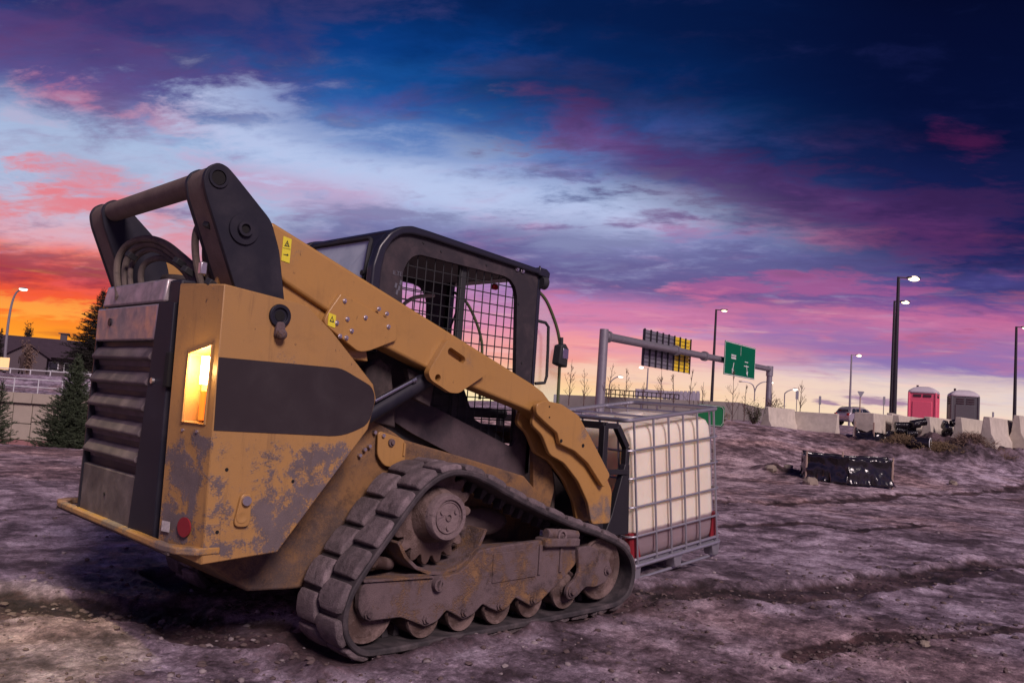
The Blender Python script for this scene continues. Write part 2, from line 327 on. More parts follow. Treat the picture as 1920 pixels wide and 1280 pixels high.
# ---------------------------------------------------------------- builders
def tag(o, label=None, cat=None, group=None, kind=None):
    if label: o['label'] = label
    if cat: o['category'] = cat
    if group: o['group'] = group
    if kind: o['kind'] = kind
    return o
def thing(name, label, cat, loc=(0, 0, 0), rot=(0, 0, 0), group=None):
    o = bpy.data.objects.new(name, None); COL.objects.link(o); o.empty_display_size = .1
    o.location = loc; o.rotation_euler = rot
    return tag(o, label, cat, group)
class MB:
    def __init__(s): s.v = []; s.f = []
    def add(s, vs, fs, M=None):
        k = len(s.v)
        s.v += [tuple(M @ Vector(p)) if M is not None else tuple(p) for p in vs]; s.f += [tuple(i+k for i in q) for q in fs]; return s
    def box(s, c, d, rot=None):
        M = Matrix.Translation(c) @ (Euler(rot).to_matrix().to_4x4() if rot else Matrix())
        x, y, z = d[0]/2, d[1]/2, d[2]/2
        return s.add([(i*x, j*y, k*z) for i in (-1, 1) for j in (-1, 1) for k in (-1, 1)], [(0, 1, 3, 2), (4, 6, 7, 5), (0, 4, 5, 1), (2, 3, 7, 6), (0, 2, 6, 4), (1, 5, 7, 3)], M)
    def prism(s, prof, y0, y1):
        n = len(prof); vs = [(x, y0, z) for x, z in prof]+[(x, y1, z) for x, z in prof]
        return s.add(vs, [tuple(range(n)), tuple(range(2*n-1, n-1, -1))]+[(i, i+n, (i+1) % n+n, (i+1) % n) for i in range(n)])
    def loft(s, rings, caps=True, close=False):
        n = len(rings[0]); vs = [p for r in rings for p in r]; fs = []
        m = len(rings)
        for k in range(m if close else m-1):
            a, b = k*n, ((k+1) % m)*n
            fs += [(a+i, a+(i+1) % n, b+(i+1) % n, b+i) for i in range(n)]
        if caps and not close: fs += [tuple(range(n-1, -1, -1)), tuple(range((m-1)*n, m*n))]
        return s.add(vs, fs)
    def cyl(s, a, b, r0, r1=None, n=16, caps=True):
        a, b = Vector(a), Vector(b); r1 = r0 if r1 is None else r1
        d = (b-a).normalized(); u = d.orthogonal().normalized(); v = d.cross(u)
        ring = lambda c, r: [c+(u*math.cos(2*math.pi*i/n)+v*math.sin(2*math.pi*i/n))*r for i in range(n)]
        return s.loft([ring(a, r0), ring(b, r1)], caps)
    def lathe(s, a, b, prof, n=28):
        """prof = [(t along a->b in metres, radius)]"""
        a, b = Vector(a), Vector(b); d = (b-a).normalized(); u = d.orthogonal().normalized(); v = d.cross(u)
        return s.loft([[a+d*t+(u*math.cos(2*math.pi*i/n)+v*math.sin(2*math.pi*i/n))*max(r, .0005) for i in range(n)] for t, r in prof])
    def tube(s, pts, r, n=10, closed=False, sub=0):
        pts = [Vector(p) for p in pts]
        if sub:
            q = []
            N = len(pts)
            for i in range(N if closed else N-1):
                p0 = pts[(i-1) % N] if closed or i > 0 else pts[i]; p1 = pts[i]; p2 = pts[(i+1) % N]; p3 = pts[(i+2) % N] if closed or i+2 < N else p2
                for k in range(sub):
                    t = k/sub
                    q.append(.5*((2*p1)+(p2-p0)*t+(2*p0-5*p1+4*p2-p3)*t*t+(3*p1-p0-3*p2+p3)*t**3))
            if not closed: q.append(pts[-1])
            pts = q
        N = len(pts); rs = r if isinstance(r, (list, tuple)) else [r]*N
        if len(rs) != N: rs = [rs[0]+(rs[-1]-rs[0])*i/(N-1) for i in range(N)]
        tan = [((pts[(i+1) % N]-pts[i-1]) if closed or 0 < i < N-1 else (pts[1]-pts[0] if i == 0 else pts[-1]-pts[-2])).normalized() for i in range(N)]
        u = tan[0].orthogonal().normalized(); rings = []
        for p, t_, rr in zip(pts, tan, rs):
            u = (u-t_*u.dot(t_)).normalized(); v = t_.cross(u)
            rings.append([p+(u*math.cos(2*math.pi*i/n)+v*math.sin(2*math.pi*i/n))*rr for i in range(n)])
        return s.loft(rings, not closed, closed)
    def quad(s, a, b, c, d): return s.add([a, b, c, d], [(0, 1, 2, 3)])
    def ball(s, c, r, n=10, sq=(1, 1, 1)):
        rings = []
        for k in range(1, n):
            ph = math.pi*k/n
            rings.append([(c[0]+r*sq[0]*math.sin(ph)*math.cos(2*math.pi*i/(2*n)), c[1]+r*sq[1]*math.sin(ph)*math.sin(2*math.pi*i/(2*n)), c[2]+r*sq[2]*math.cos(ph)) for i in range(2*n)])
        return s.loft(rings)
    def mesh(s, name, mat, ang=35):
        me = bpy.data.meshes.new(name); me.from_pydata(s.v, [], s.f); me.update()
        bm = bmesh.new(); bm.from_mesh(me); bmesh.ops.recalc_face_normals(bm, faces=bm.faces); bm.to_mesh(me); bm.free()
        me.materials.append(MATS[mat])
        if ang: me.shade_smooth(); me.set_sharp_from_angle(angle=R2(ang))
        return me
    def build(s, name, mat, parent=None, bevel=0, seg=2, ang=35, local=True):
        o = bpy.data.objects.new(name, s.mesh(name, mat, ang)); COL.objects.link(o)
        if parent: attach(o, parent, local)
        if bevel: addbevel(o, bevel, seg)
        return o
def rootof(p):
    while p.parent: p = p.parent
    return p
def base_matrix(p):
    M = Matrix()
    q = p
    while q:
        M = (Matrix.LocRotScale(q.location, q.rotation_euler, q.scale)) @ M; q = q.parent
    return M
def attach(o, parent, world_coords):
    """mesh given in world coordinates -> moved into the parent's frame"""
    o.parent = parent
    if world_coords: o.data.transform(base_matrix(parent).inverted())
def addbevel(o, wd, seg=2):
    m = o.modifiers.new('bevel', 'BEVEL'); m.width = wd; m.segments = seg; m.limit_method = 'ANGLE'; m.angle_limit = R2(40); m.harden_normals = False
def copytree(o, parent=None):
    c = o.copy(); COL.objects.link(c); c.parent = parent
    for ch in list(o.children): copytree(ch, c)
    return c
def plate(outer, holes, y0, y1):
    """flat plate with holes: outlines in XZ, thickness from y0 to y1"""
    cu = bpy.data.curves.new('outline', 'CURVE'); cu.dimensions = '2D'; cu.fill_mode = 'BOTH'; cu.extrude = abs(y1-y0)/2
    for pr in [outer]+holes:
        sp = cu.splines.new('POLY'); sp.points.add(len(pr)-1)
        for q, (x, z) in zip(sp.points, pr): q.co = (x, z, 0, 1)
        sp.use_cyclic_u = True
    tmp = bpy.data.objects.new('outline', cu)
    me = tmp.to_mesh(); mb = MB(); ym = (y0+y1)/2
    mb.add([(v.co.x, ym+v.co.z, v.co.y) for v in me.vertices], [tuple(p.vertices) for p in me.polygons])
    tmp.to_mesh_clear(); bpy.data.objects.remove(tmp); bpy.data.curves.remove(cu)
    return weld(mb)
def weld(mb):
    bm = bmesh.new(); vs = [bm.verts.new(v) for v in mb.v]
    for f in mb.f:
        try: bm.faces.new([vs[i] for i in f])
        except ValueError: pass
    bmesh.ops.remove_doubles(bm, verts=bm.verts, dist=1e-5)
    bm.verts.index_update()
    mb.v = [tuple(v.co) for v in bm.verts]; mb.f = [tuple(v.index for v in f.verts) for f in bm.faces]; bm.free()
    return mb
def rounded(poly, r, n=5):
    """round the corners of a closed 2D polygon"""
    out = []; N = len(poly)
    for i in range(N):
        a, b, c = Vector(poly[i-1]), Vector(poly[i]), Vector(poly[(i+1) % N])
        rr = r[i] if isinstance(r, (list, tuple)) else r
        d1, d2 = (a-b), (c-b); l = min(rr, d1.length*.45, d2.length*.45)
        if rr <= 0: out.append(tuple(b)); continue
        p, q = b+d1.normalized()*l, b+d2.normalized()*l
        for k in range(n+1):
            t = k/n; out.append(tuple((1-t)**2*p+2*t*(1-t)*b+t*t*q))
    return out
def textobj(txt, size, mat, parent, M, name='lettering', ext=.0015):
    cu = bpy.data.curves.new('text', 'FONT'); cu.body = txt; cu.size = size; cu.extrude = ext; cu.align_x = 'CENTER'; cu.align_y = 'CENTER'
    tmp = bpy.data.objects.new('text', cu); me0 = tmp.to_mesh(); mb = MB()
    mb.add([tuple(v.co) for v in me0.vertices], [tuple(p.vertices) for p in me0.polygons], M)
    tmp.to_mesh_clear(); bpy.data.objects.remove(tmp); bpy.data.curves.remove(cu)
    return mb.build(name, mat, parent, ang=0)

# ================================================================ THE LOADER
rnd = random.Random(4)
LD = thing('track_loader', 'yellow compact track loader with muddy side panel, lit tail lamp and black cab', 'loader', (1.0, 0, -.03))
def pr(lst, y): return [U(a, b, y) for a, b in lst]

# ---- rear side boxes (near one is -1)
def side_box(s):
    Ax, Bx, Ay, By = -.372, -.445, .85, .565
    if s > 0: Ax, Bx, Ay = -.16, -.16, .80
    outer = [(Ax+.012, .455), (Ax-.006, 1.652), (.03, 1.614), (.175, 1.511), (.439, 1.274), (.463, 1.205), (.429, 1.05), (-.007, .484)]
    mb = MB(); n = len(outer)
    inner = list(outer); inner[0] = (Bx+.012, .49); inner[1] = (Bx-.006, 1.66)
    vs = [(x, s*Ay, z) for x, z in outer]+[(x, s*By, z) for x, z in inner]
    fs = [tuple(range(n)), tuple(range(2*n-1, n-1, -1))]+[(i, i+n, (i+1) % n+n, (i+1) % n) for i in range(1, n)]
    mb.add(vs, fs)
    # rear face with lamp recess, as a frame
    A = lambda u, z: (Ax+(Bx-Ax)*u-.0, s*(Ay+(By-Ay)*u), z)
    u0, u1, z0, z1, z1b = .14, .64, 1.045, 1.345, 1.385
    c = [vs[0], vs[n], vs[n+1], vs[1]]                    # outer-bottom, inner-bottom, inner-top, outer-top
    h = [A(u0, z0), A(u1, z0), A(u1, z1), A(u0, z1b)]
    k = len(mb.v)
    dp = .085
    nrm = Vector((-(Ay-By), s*(Ax-Bx), 0)).normalized()
    hin = [tuple(Vector(p)-nrm*dp) for p in h]
    mb.add(c+h+hin, [(0, 1, 5, 4), (1, 2, 6, 5), (2, 3, 7, 6), (3, 0, 4, 7), (4, 5, 9, 8), (5, 6, 10, 9), (6, 7, 11, 10), (7, 4, 8, 11), (8, 9, 10, 11)])
    weld(mb)
    if s < 0: o = mb.build('side_box', 'paint_muddy', LD, .006)
    if s > 0: mb.build('side_box', 'paint', LD, .006); return
    # lamp: reflector, white lens, amber lens, bezel
    lamp = MB(); 
    q = [tuple(Vector(p)-nrm*(dp-.004)) for p in [A(u0+.03, z0+.01), A(u1-.03, z0+.01), A(u1-.03, z1-.01), A(u0+.03, z1-.004)]]
    q2 = [tuple(Vector(p)+nrm*.012) for p in q]
    lamp.loft([q, q2])
    lo = lamp.build('tail_lamp', 'lens_warm', LD, .003)
    lo['label'] = 'lit tail lamp with white and amber lenses' if s < 0 else 'tail lamp of the far side'
    wl = MB(); a0, a1 = Vector(A(u0+.13, 1.215))-nrm*.022, Vector(A(u0+.13, 1.335))-nrm*.022
    wl.cyl(a0, a1, .034, n=18); wl.build('white_lens', 'lens_hot', lo)
    al = MB(); a0, a1 = Vector(A(u0+.14, 1.06))-nrm*.034, Vector(A(u0+.14, 1.185))-nrm*.034
    al.cyl(a0, a1, .034, n=18); al.build('amber_lens', 'lens_amber', lo)
    bz = MB()
    loop = [tuple(Vector(p)+nrm*.004) for p in h]
    bz.tube(loop, .006, 6, closed=True); bz.build('bezel', 'paint', lo)
    for u in (.3, .62):
        p = Vector(A(u, 1.01)); MB().cyl(p-nrm*.004, p+nrm*.006, .007, n=8).build('bolt', 'bolt_steel', LD)
    # red reflector and small plate on the chamfer
    p = Vector(A(.38, .60)); MB().cyl(p-nrm*.002, p+nrm*.004, .042, n=28).build('reflector', 'red_sticker', LD)
    mb = MB(); e = [Vector(A(.88, .565)), Vector(A(.70, .565)), Vector(A(.70, .61)), Vector(A(.88, .61))]
    mb.loft([[tuple(p+nrm*.001) for p in e], [tuple(p+nrm*.003) for p in e]]); mb.build('sticker', 'sticker_white', LD)
    # dark side band
    if s < 0:
        band = rounded([(-.362, 1.022), (-.372, 1.335), (.245, 1.338), (.43, 1.262), (.456, 1.205), (.43, 1.075), (.28, 1.012)], [0, 0, .04, .03, .03, .05, .08], 4)
        MB().prism(band, -.8505, -.853).build('side_band', 'band_black', LD)
        # latch and filler bosses
        x, z = U(450, 968, -.85); xb, zb = U(457, 937, -.85)
        out = rounded([(x-.035, z-.04), (x+.04, z-.045), (xb+.03, zb+.03), (xb-.02, zb+.03)], .03, 5)
        lt = MB().prism(out, -.851, -.868).build('latch', 'paint', LD, .003)
        MB().cyl((xb, -.86, zb), (xb, -.884, zb), .021, n=14).build('bolt', 'bolt_steel', lt)
        MB().lathe((x, -.867, z), (x, -.9, z), [(0, .026), (.004, .026), (.004, .018), (.002, .012)]).build('boss', 'paint', lt)
        x, z = U(524, 592, -.85); xb, zb = U(522, 622, -.85)
        MB().lathe((x, -.851, z), (x, -.9, z), [(0, .054), (.012, .052), (.012, .036), (.002, .034)]).build('socket', 'black_paint', LD, .002)
        MB().cyl((x, -.852, z), (x, -.8555, z), .024, n=20).build('socket_hole', 'hole_black', LD)
        nb = MB().prism(rounded([(xb-.026, zb-.03), (xb+.026, zb-.03), (xb+.020, zb+.045), (xb-.020, zb+.045)], .02), -.852, -.872).build('catch', 'track_steel', LD, .003)
        MB().ball((xb, -.880, zb-.012), .026, 8).build('knob', 'track_steel', nb)
        for px, py in ((425, 880), (549, 902), (407, 997), (515, 745)):
            x, z = U(px, py, -.85); MB().cyl((x, -.8495, z), (x, -.852, z), .008, n=12).build('bolt_hole', 'hole_black', LD)
for s in (-1, 1): side_box(s)
ld_ = bpy.data.lights.new('tail_lamp_light', 'POINT'); ld_.energy = 2.0; ld_.color = (1, .66, .25); ld_.shadow_soft_size = .02
tl = bpy.data.objects.new('tail_lamp_light', ld_); COL.objects.link(tl); tl.location = Vector((-.425, -.775, 1.275)); tl.parent = LD; tl.location -= LD.location

# ---- hull between the tracks
hull = [(-.40, .50), (-.30, .44), (-.18, .383), (.02, .25), (.245, .236), (.9, .24), (2.02, .30), (2.06, .62), (1.85, .78), (1.30, .90), (.87, .99), (.82, 1.02), (.66, 1.09), (.30, 1.42), (-.29, 1.52), (-.31, 1.5), (-.31, .56)]
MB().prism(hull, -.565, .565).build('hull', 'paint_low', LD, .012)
for s in (-1, 1):
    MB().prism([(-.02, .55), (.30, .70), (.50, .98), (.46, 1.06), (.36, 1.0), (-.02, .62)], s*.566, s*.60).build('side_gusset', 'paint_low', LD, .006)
# hinged service plate ahead of the side box
hp = MB().prism(rounded([(.672, 1.035), (.857, .99), (.868, .86), (.82, .835), (.73, .845), (.68, .90)], .03), -.585, -.60).build('service_plate', 'paint', LD, .004)
x, z = U(733, 829, -.6)
MB().lathe((x, -.60, z), (x, -.65, z), [(0, .020), (.012, .02), (.012, .011), (.022, .010)], 14).build('knob', 'track_steel', hp)
x, z = U(718, 816, -.6); MB().cyl((x, -.60, z), (x, -.612, z), .010, n=10).build('bolt', 'bolt_steel', hp)
x, z = U(757, 842, -.6); MB().box((x, -.604, z), (.012, .008, .07)).build('hinge', 'paint', hp)
for px, py in ((683, 842), (674, 853), (430+262, 836), (702, 810)):
    x, z = U(px, py, -.575); MB().cyl((x, -.56, z), (x, -.588, z), .010, n=8).build('bolt', 'bolt_steel', LD)

# ---- rear door with louvres
dx0, dx1, yN, yF = -.34, -.42, -.50, .47
door = MB().loft([[(-.25, yN, .50), (-.25, yF, .50), (-.25, yF, 1.60), (-.25, yN, 1.60)], [(dx1, yN+.0, .505), (dx1, yF, .505), (dx1, yF, 1.585), (dx1, yN, 1.585)]]).build('rear_door', 'black_paint', LD, .006)
for (y0_, y1_) in ((.452, .482),): MB().loft([[(-.30, y0_, .51), (-.30, y1_, .51), (-.30, y1_, 1.585), (-.30, y0_, 1.585)], [(-.452, y0_, .51), (-.448, y1_, .51), (-.445, y1_, 1.585), (-.448, y0_, 1.585)]]).build('door_frame', 'black_paint', LD, .004)
def gx(z): return -.432 + (1.0-z)*.010          # the face leans slightly
yl = lambda z: -.245-.115*(z-.5)                 # edge between grille and plain strip, leaning
G0 = .452
# lower plain panel, upper plate, louvres
def slab(z0, z1, mat, name, parent, out=.018, bevel=.008, y0=None, y1=None):
    r0 = [(gx(z0)+.03, yl(z0), z0), (gx(z0)+.03, G0, z0), (gx(z1)+.03, G0, z1), (gx(z1)+.03, yl(z1), z1)]
    r1 = [(gx(z0)-out, yl(z0)+.004, z0), (gx(z0)-out, G0-.004, z0), (gx(z1)-out, G0-.004, z1), (gx(z1)-out, yl(z1)+.004, z1)]
    return MB().loft([r0, r1]).build(name, mat, parent, bevel)
slab(.515, .765, 'grille_paint', 'lower_panel', door)
up_ = slab(1.405, 1.575, 'cap_metal', 'upper_panel', door, .022)
p = Vector((gx(1.5)-.024, .24, 1.50)); MB().cyl(p, p+Vector((-.006, 0, 0)), .020, n=18).build('badge', 'black_paint', up_)
p = Vector((gx(.66)-.019, .10, .64)); MB().cyl(p, p+Vector((-.003, 0, 0)), .008, n=12).build('bolt_hole', 'hole_black', door)
for k in range(5):
    z0 = .795+k*.121; rr = []
    for y, pad in ((yl(z0)+.006, 0), (G0-.006, 0)):
        rr.append([(gx(z0)+.03, y, z0-.005), (gx(z0)+.012, y, z0+.0), (gx(z0)+.004, y, z0+.030), (gx(z0)-.020, y, z0+.030), (gx(z0)-.031, y, z0+.036), (gx(z0)-.034, y, z0+.046), (gx(z0)-.029, y, z0+.056), (gx(z0)-.004, y, z0+.092), (gx(z0)+.03, y, z0+.106)])
    MB().loft(rr).build('louvre', 'grille_paint', door, .004)
    y = yl(z0)
# plain strip at the near edge, with lock
zb, zt = .512, 1.578
strip = MB().loft([[(gx(zb)+.03, yl(zb)-.006, zb), (gx(zb)+.03, -.50, zb), (gx(zt)+.03, -.50, zt), (gx(zt)+.03, yl(zt)-.006, zt)], [(gx(zb)-.026, yl(zb)-.006, zb), (gx(zb)-.004, -.495, zb), (gx(zt)-.004, -.495, zt), (gx(zt)-.026, yl(zt)-.006, zt)]]).build('door_frame', 'black_paint', LD, .004)
p = Vector((gx(1.22)-.016, -.375, 1.215)); MB().cyl(p, p+Vector((-.012, 0, 0)), .014, n=16).build('lock', 'bolt_steel', strip)
MB().box((gx(1.26)+.0, -.50, 1.27), (.03, .05, .16)).build('handle_pocket', 'hole_black', strip, .006)
# bonnet cap above door
cap = MB().loft([[(-.44, -.36, 1.588), (-.44, .45, 1.588), (-.30, .45, 1.588), (-.30, -.36, 1.588)], [(-.425, -.35, 1.70), (-.425, .44, 1.70), (-.28, .44, 1.70), (-.28, -.35, 1.70)]]).build('bonnet_lip', 'cap_metal', LD, .01)
MB().box((.0, 0, 1.575), (.62, 1.08, .10)).build('bonnet', 'black_paint', LD, .02)
MB().box((-.36, -.43, 1.62), (.12, .13, .14)).build('bonnet_corner', 'black_paint', LD, .012)
MB().prism(rounded([(-.30, 1.56), (-.30, 1.735), (-.02, 1.735), (.02, 1.56)], [0, .05, .03, 0]), -.60, -.575).build('guard_plate', 'paint', LD, .003)

# ---- bumper shelf
bx = -.475
bp_ = [(-.28, -.852), (-.385, -.858), (-.452, -.80), (bx, -.70), (bx, .70), (-.452, .80), (-.385, .858), (-.28, .852), (-.28, .80), (-.37, .80), (-.435, .70), (-.435, -.70), (-.37, -.80), (-.28, -.80)]
mb = MB(); mb.loft([[(x, y, .495) for x, y in bp_], [(x, y, .528) for x, y in bp_]])
mb.build('bumper', 'paint_arm', LD, .008)
MB().box((-.40, 0, .492), (.13, 1.5, .012)).build('shelf_plate', 'chassis_dark', LD)

# ---- towers (upright links) with torque tube
def tower(s):
    out = [U(a, b, -.735) for a, b in [(534, 551), (436, 532), (366, 345), (364, 322), (376, 305), (398, 297), (418, 303), (433, 318), (506, 415)]]
    out = [(x, z) for x, z in out]
    out[0] = (out[0][0], 1.60); out[1] = (out[1][0]+.05, 1.60)
    # outer plate outline measured from the photograph, lower end dives into the box
    o1 = [(-.02, 1.60), (-.25, 1.60), (-.455, 2.055), (-.470, 2.12), (-.452, 2.168), (-.41, 2.198), (-.365, 2.19), (-.32, 2.155), (-.130, 1.992), (-.075, 1.86)]
    def cx(l): return rounded(l, [0, 0, .04, .03, .03, .03, .03, .03, .03, .03], 3)
    op = MB().prism(cx(o1), s*.742, s*.715).build('tower_plate', 'black_paint', LD, .004)
    ip = MB().prism(cx(o1), s*.560, s*.535).build('tower_plate', 'black_paint', LD, .004)
    # web between the plates, along the rear edge and over the top
    web = [(-.245, 1.60), (-.225, 1.60), (-.440, 2.06), (-.452, 2.12), (-.436, 2.157), (-.41, 2.178), (-.375, 2.172), (-.372, 2.182), (-.41, 2.190), (-.445, 2.162), (-.463, 2.12), (-.450, 2.056)]
    MB().prism(web, s*.7145, s*.5605).build('tower_web', 'tower_edge', LD)
    # lower link pin
    x, z = U(468, 428, -.742)
    x, z = (-.262, 1.925)
    pin = MB().lathe((x, s*.742, z), (x, s*1.0, z), [(0, .072), (.010, .070), (.010, .036), (.026, .034), (.026, .022), (.014, .020)], 32).build('pivot_pin', 'black_paint', LD)
    MB().cyl((x, s*.755, z), (x, s*.7575, z), .019, n=18).build('pin_socket', 'hole_black', pin)
    x, z = (-.402, 2.128)
    pin = MB().lathe((x, s*.742, z), (x, s*1.0, z), [(0, .046), (.008, .045), (.008, .034), (-.004, .033)], 32).build('pivot_boss', 'black_paint', LD)
    MB().cyl((x, s*.742, z), (x, s*.7445, z), .031, n=26).build('pin_socket', 'hole_black', pin)
for s in (-1, 1): tower(s)
MB().cyl((-.402, -.536, 2.128), (-.402, .536, 2.128), .052, n=32).build('torque_tube', 'tower_edge', LD)

# ---- lift arms
def arm(s):
    Y0, Y1 = s*.73, s*.60
    up = [(-.16, 1.985), (-.121, 1.992), (1.703, 1.358), (1.80, 1.315), (1.92, 1.22), (1.86, 1.10), (1.70, 1.190), (.863, 1.385), (.501, 1.495), (-.02, 1.715), (-.10, 1.76)]
    up[0] = (-.14, 1.93)
    MB().prism(up, Y0, Y1).build('lift_arm', 'paint_arm', LD, .016, 3)
    # seam/rib plate under the bend with bolts
    rb = MB().prism(rounded([(.27, 1.71), (.20, 1.60), (.185, 1.55), (.40, 1.43), (.46, 1.44), (.635, 1.515), (.62, 1.60)], [.01, .02, .03, .04, .03, .02, .02]), s*.755, s*.731).build('joint_plate', 'paint_arm', LD, .004)
    for px, py in ((647, 564), (652, 598), (632, 605), (660, 620), (686, 595), (638, 630), (650, 633), (711, 579), (726, 588), (729, 612)):
        x, z = U(px, py, -.76); MB().lathe((x, s*.755, z), (x, s*.9, z), [(0, .012), (.005, .012), (.005, .008), (.013, .007)], 8).build('bolt', 'bolt_steel', rb)
    # hanging bracket with slot
    ot = [U(a, b, -.765) for a, b in [(838, 636), (892, 660), (908, 688), (912, 700), (858, 737), (842, 736), (806, 712), (801, 698)]]
    s0_, s1_ = U(843, 659, -.765), U(865, 674, -.765); an_ = math.atan2(s1_[1]-s0_[1], s1_[0]-s0_[0])
    slot = [(s1_[0]+.021*math.cos(an_-math.pi/2+math.pi*q/8), s1_[1]+.021*math.sin(an_-math.pi/2+math.pi*q/8)) for q in range(9)]+[(s0_[0]+.021*math.cos(an_+math.pi/2+math.pi*q/8), s0_[1]+.021*math.sin(an_+math.pi/2+math.pi*q/8)) for q in range(9)]
    x, z = U(819, 708, -.765)
    hole = [(x+.020*math.cos(i*math.pi/8), z+.020*math.sin(i*math.pi/8)) for i in range(16)]
    plate(rounded(ot, .02, 3), [slot, hole], s*.775, s*.732).build('arm_bracket', 'paint_arm', LD, .003)
    # front casting: outer cheek and the downturned leg
    ch = [U(a, b, -.775) for a, b in [(1003, 757), (1018, 750), (1050, 757), (1082, 778), (1110, 830), (1141, 890), (1129, 914), (1100, 868), (1075, 845), (1047, 832), (1043, 812), (1018, 790), (1003, 775)]]
    ck = MB().prism(rounded(ch, .02, 3), s*.79, s*.755).build('arm_cheek', 'paint_arm', LD, .005)
    for px, py, r in ((1093, 835, .012), (1052, 826, .011), (1030, 762, .005), (1030, 782, .005)):
        x, z = U(px, py, -.79); MB().cyl((x, s*.7895, z), (x, s*.793, z), r, n=14).build('bolt_hole', 'hole_black', ck)
    leg = [(1.72, 1.20), (1.90, 1.215), (2.06, 1.17), (2.28, .95), (2.44, .80), (2.52, .70), (2.52, .48), (2.33, .48), (2.28, .62), (2.17, .76), (2.02, .88), (1.88, .93), (1.80, 1.05), (1.70, 1.11)]
    MB().prism(rounded(leg, .03, 3), s*.745, s*.715).build('arm_leg', 'paint_arm', LD, .005)
    MB().prism(rounded(leg, .03, 3), s*.615, s*.585).build('arm_leg', 'paint_arm', LD, .005)
    MB().prism([(1.80, 1.20), (2.05, 1.15), (2.27, .93), (2.42, .78), (2.40, .76), (2.25, .91), (2.03, 1.12), (1.80, 1.17)], s*.7145, s*.6155).build('arm_web', 'paint_arm', LD)
    # rear lower link, hidden mostly behind the side box
    MB().prism([(-.02, 1.72), (.25, 1.60), (.48, 1.47), (.50, 1.39), (.30, 1.40), (.0, 1.56)], s*.70, s*.61).build('arm_gusset', 'paint_arm', LD, .006)
    # decals
    if s < 0:
        x, z = U(537, 467, -.731)
        wx, wz = .022, .058
        sl = -.02
        st_ = MB().prism([(x-wx, z-wz), (x+wx, z-wz+sl*.3), (x+wx, z+wz+sl*.3), (x-wx, z+wz)], -.7305, -.733).build('warning_sticker', 'sticker_yellow', LD)
        tri = MB(); A_ = [(x-.014, z+.012), (x+.014, z+.012), (x, z+.042)]
        B_ = [(x-.008, z+.016), (x+.008, z+.016), (x, z+.034)]
        plate(A_, [B_], -.7331, -.7341).build('triangle', 'ink', st_)
        MB().box((x, -.7335, z+.023), (.004, .001, .010)).build('mark', 'ink', st_)
        MB().box((x, -.7335, z+.002), (wx*1.8, .001, .002)).build('mark', 'ink', st_)
        MB().box((x-.004, -.7335, z-.028), (.020, .001, .004)).build('mark', 'ink', st_)
        MB().prism([(x+.004, z-.034), (x+.014, z-.028), (x+.004, z-.02)], -.733, -.734).build('arrow', 'ink', st_)
        x, z = U(622, 600, -.757)
        s2 = MB().prism([(x-.020, z-.028), (x+.022, z-.036), (x+.022, z+.026), (x-.020, z+.034)], -.7555, -.758).build('warning_sticker', 'sticker_yellow', LD)
        plate([(x-.012, z-.008), (x+.014, z-.011), (x, z+.022)], [[(x-.006, z-.003), (x+.007, z-.005), (x, z+.014)]], -.7581, -.7591).build('triangle', 'ink', s2)
for s in (-1, 1): arm(s)
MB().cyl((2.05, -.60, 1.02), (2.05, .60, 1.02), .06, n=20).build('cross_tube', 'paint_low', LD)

# ---- lift cylinder with rod and hose
a, b_ = Vector((.40, -.66, 1.03)), Vector((.93, -.66, 1.335))
MB().cyl(a, b_, .047, n=24).build('lift_cylinder', 'black_paint', LD, .004)
MB().cyl(b_, b_+(b_-a).normalized()*.06, .035, n=18).build('cylinder_eye', 'track_steel', LD)
MB().cyl((.56, -.70, 1.19), (.80, -.70, 1.315), .0115, n=14).build('steel_line', 'chrome', LD)
MB().lathe((.79, -.70, 1.310), (.85, -.70, 1.341), [(0, .017), (.028, .017), (.03, .012)], 8).build('line_fitting', 'chrome', LD)
MB().prism([(.80, 1.38), (1.0, 1.33), (.98, 1.18), (.86, 1.22)], -.64, -.60).build('pin_lug', 'chassis_dark', LD, .004)
# dark works behind the cylinder
MB().prism([(.50, 1.10), (.46, 1.42), (.80, 1.40), (.86, 1.10)], -.50, .50).build('engine_cover', 'chassis_dark', LD, .01)
MB().prism([(.55, 1.10), (.58, 1.36), (.66, 1.42), (.74, 1.38), (.80, 1.05)], -.58, -.51).build('cab_support', 'chassis_dark', LD, .01)

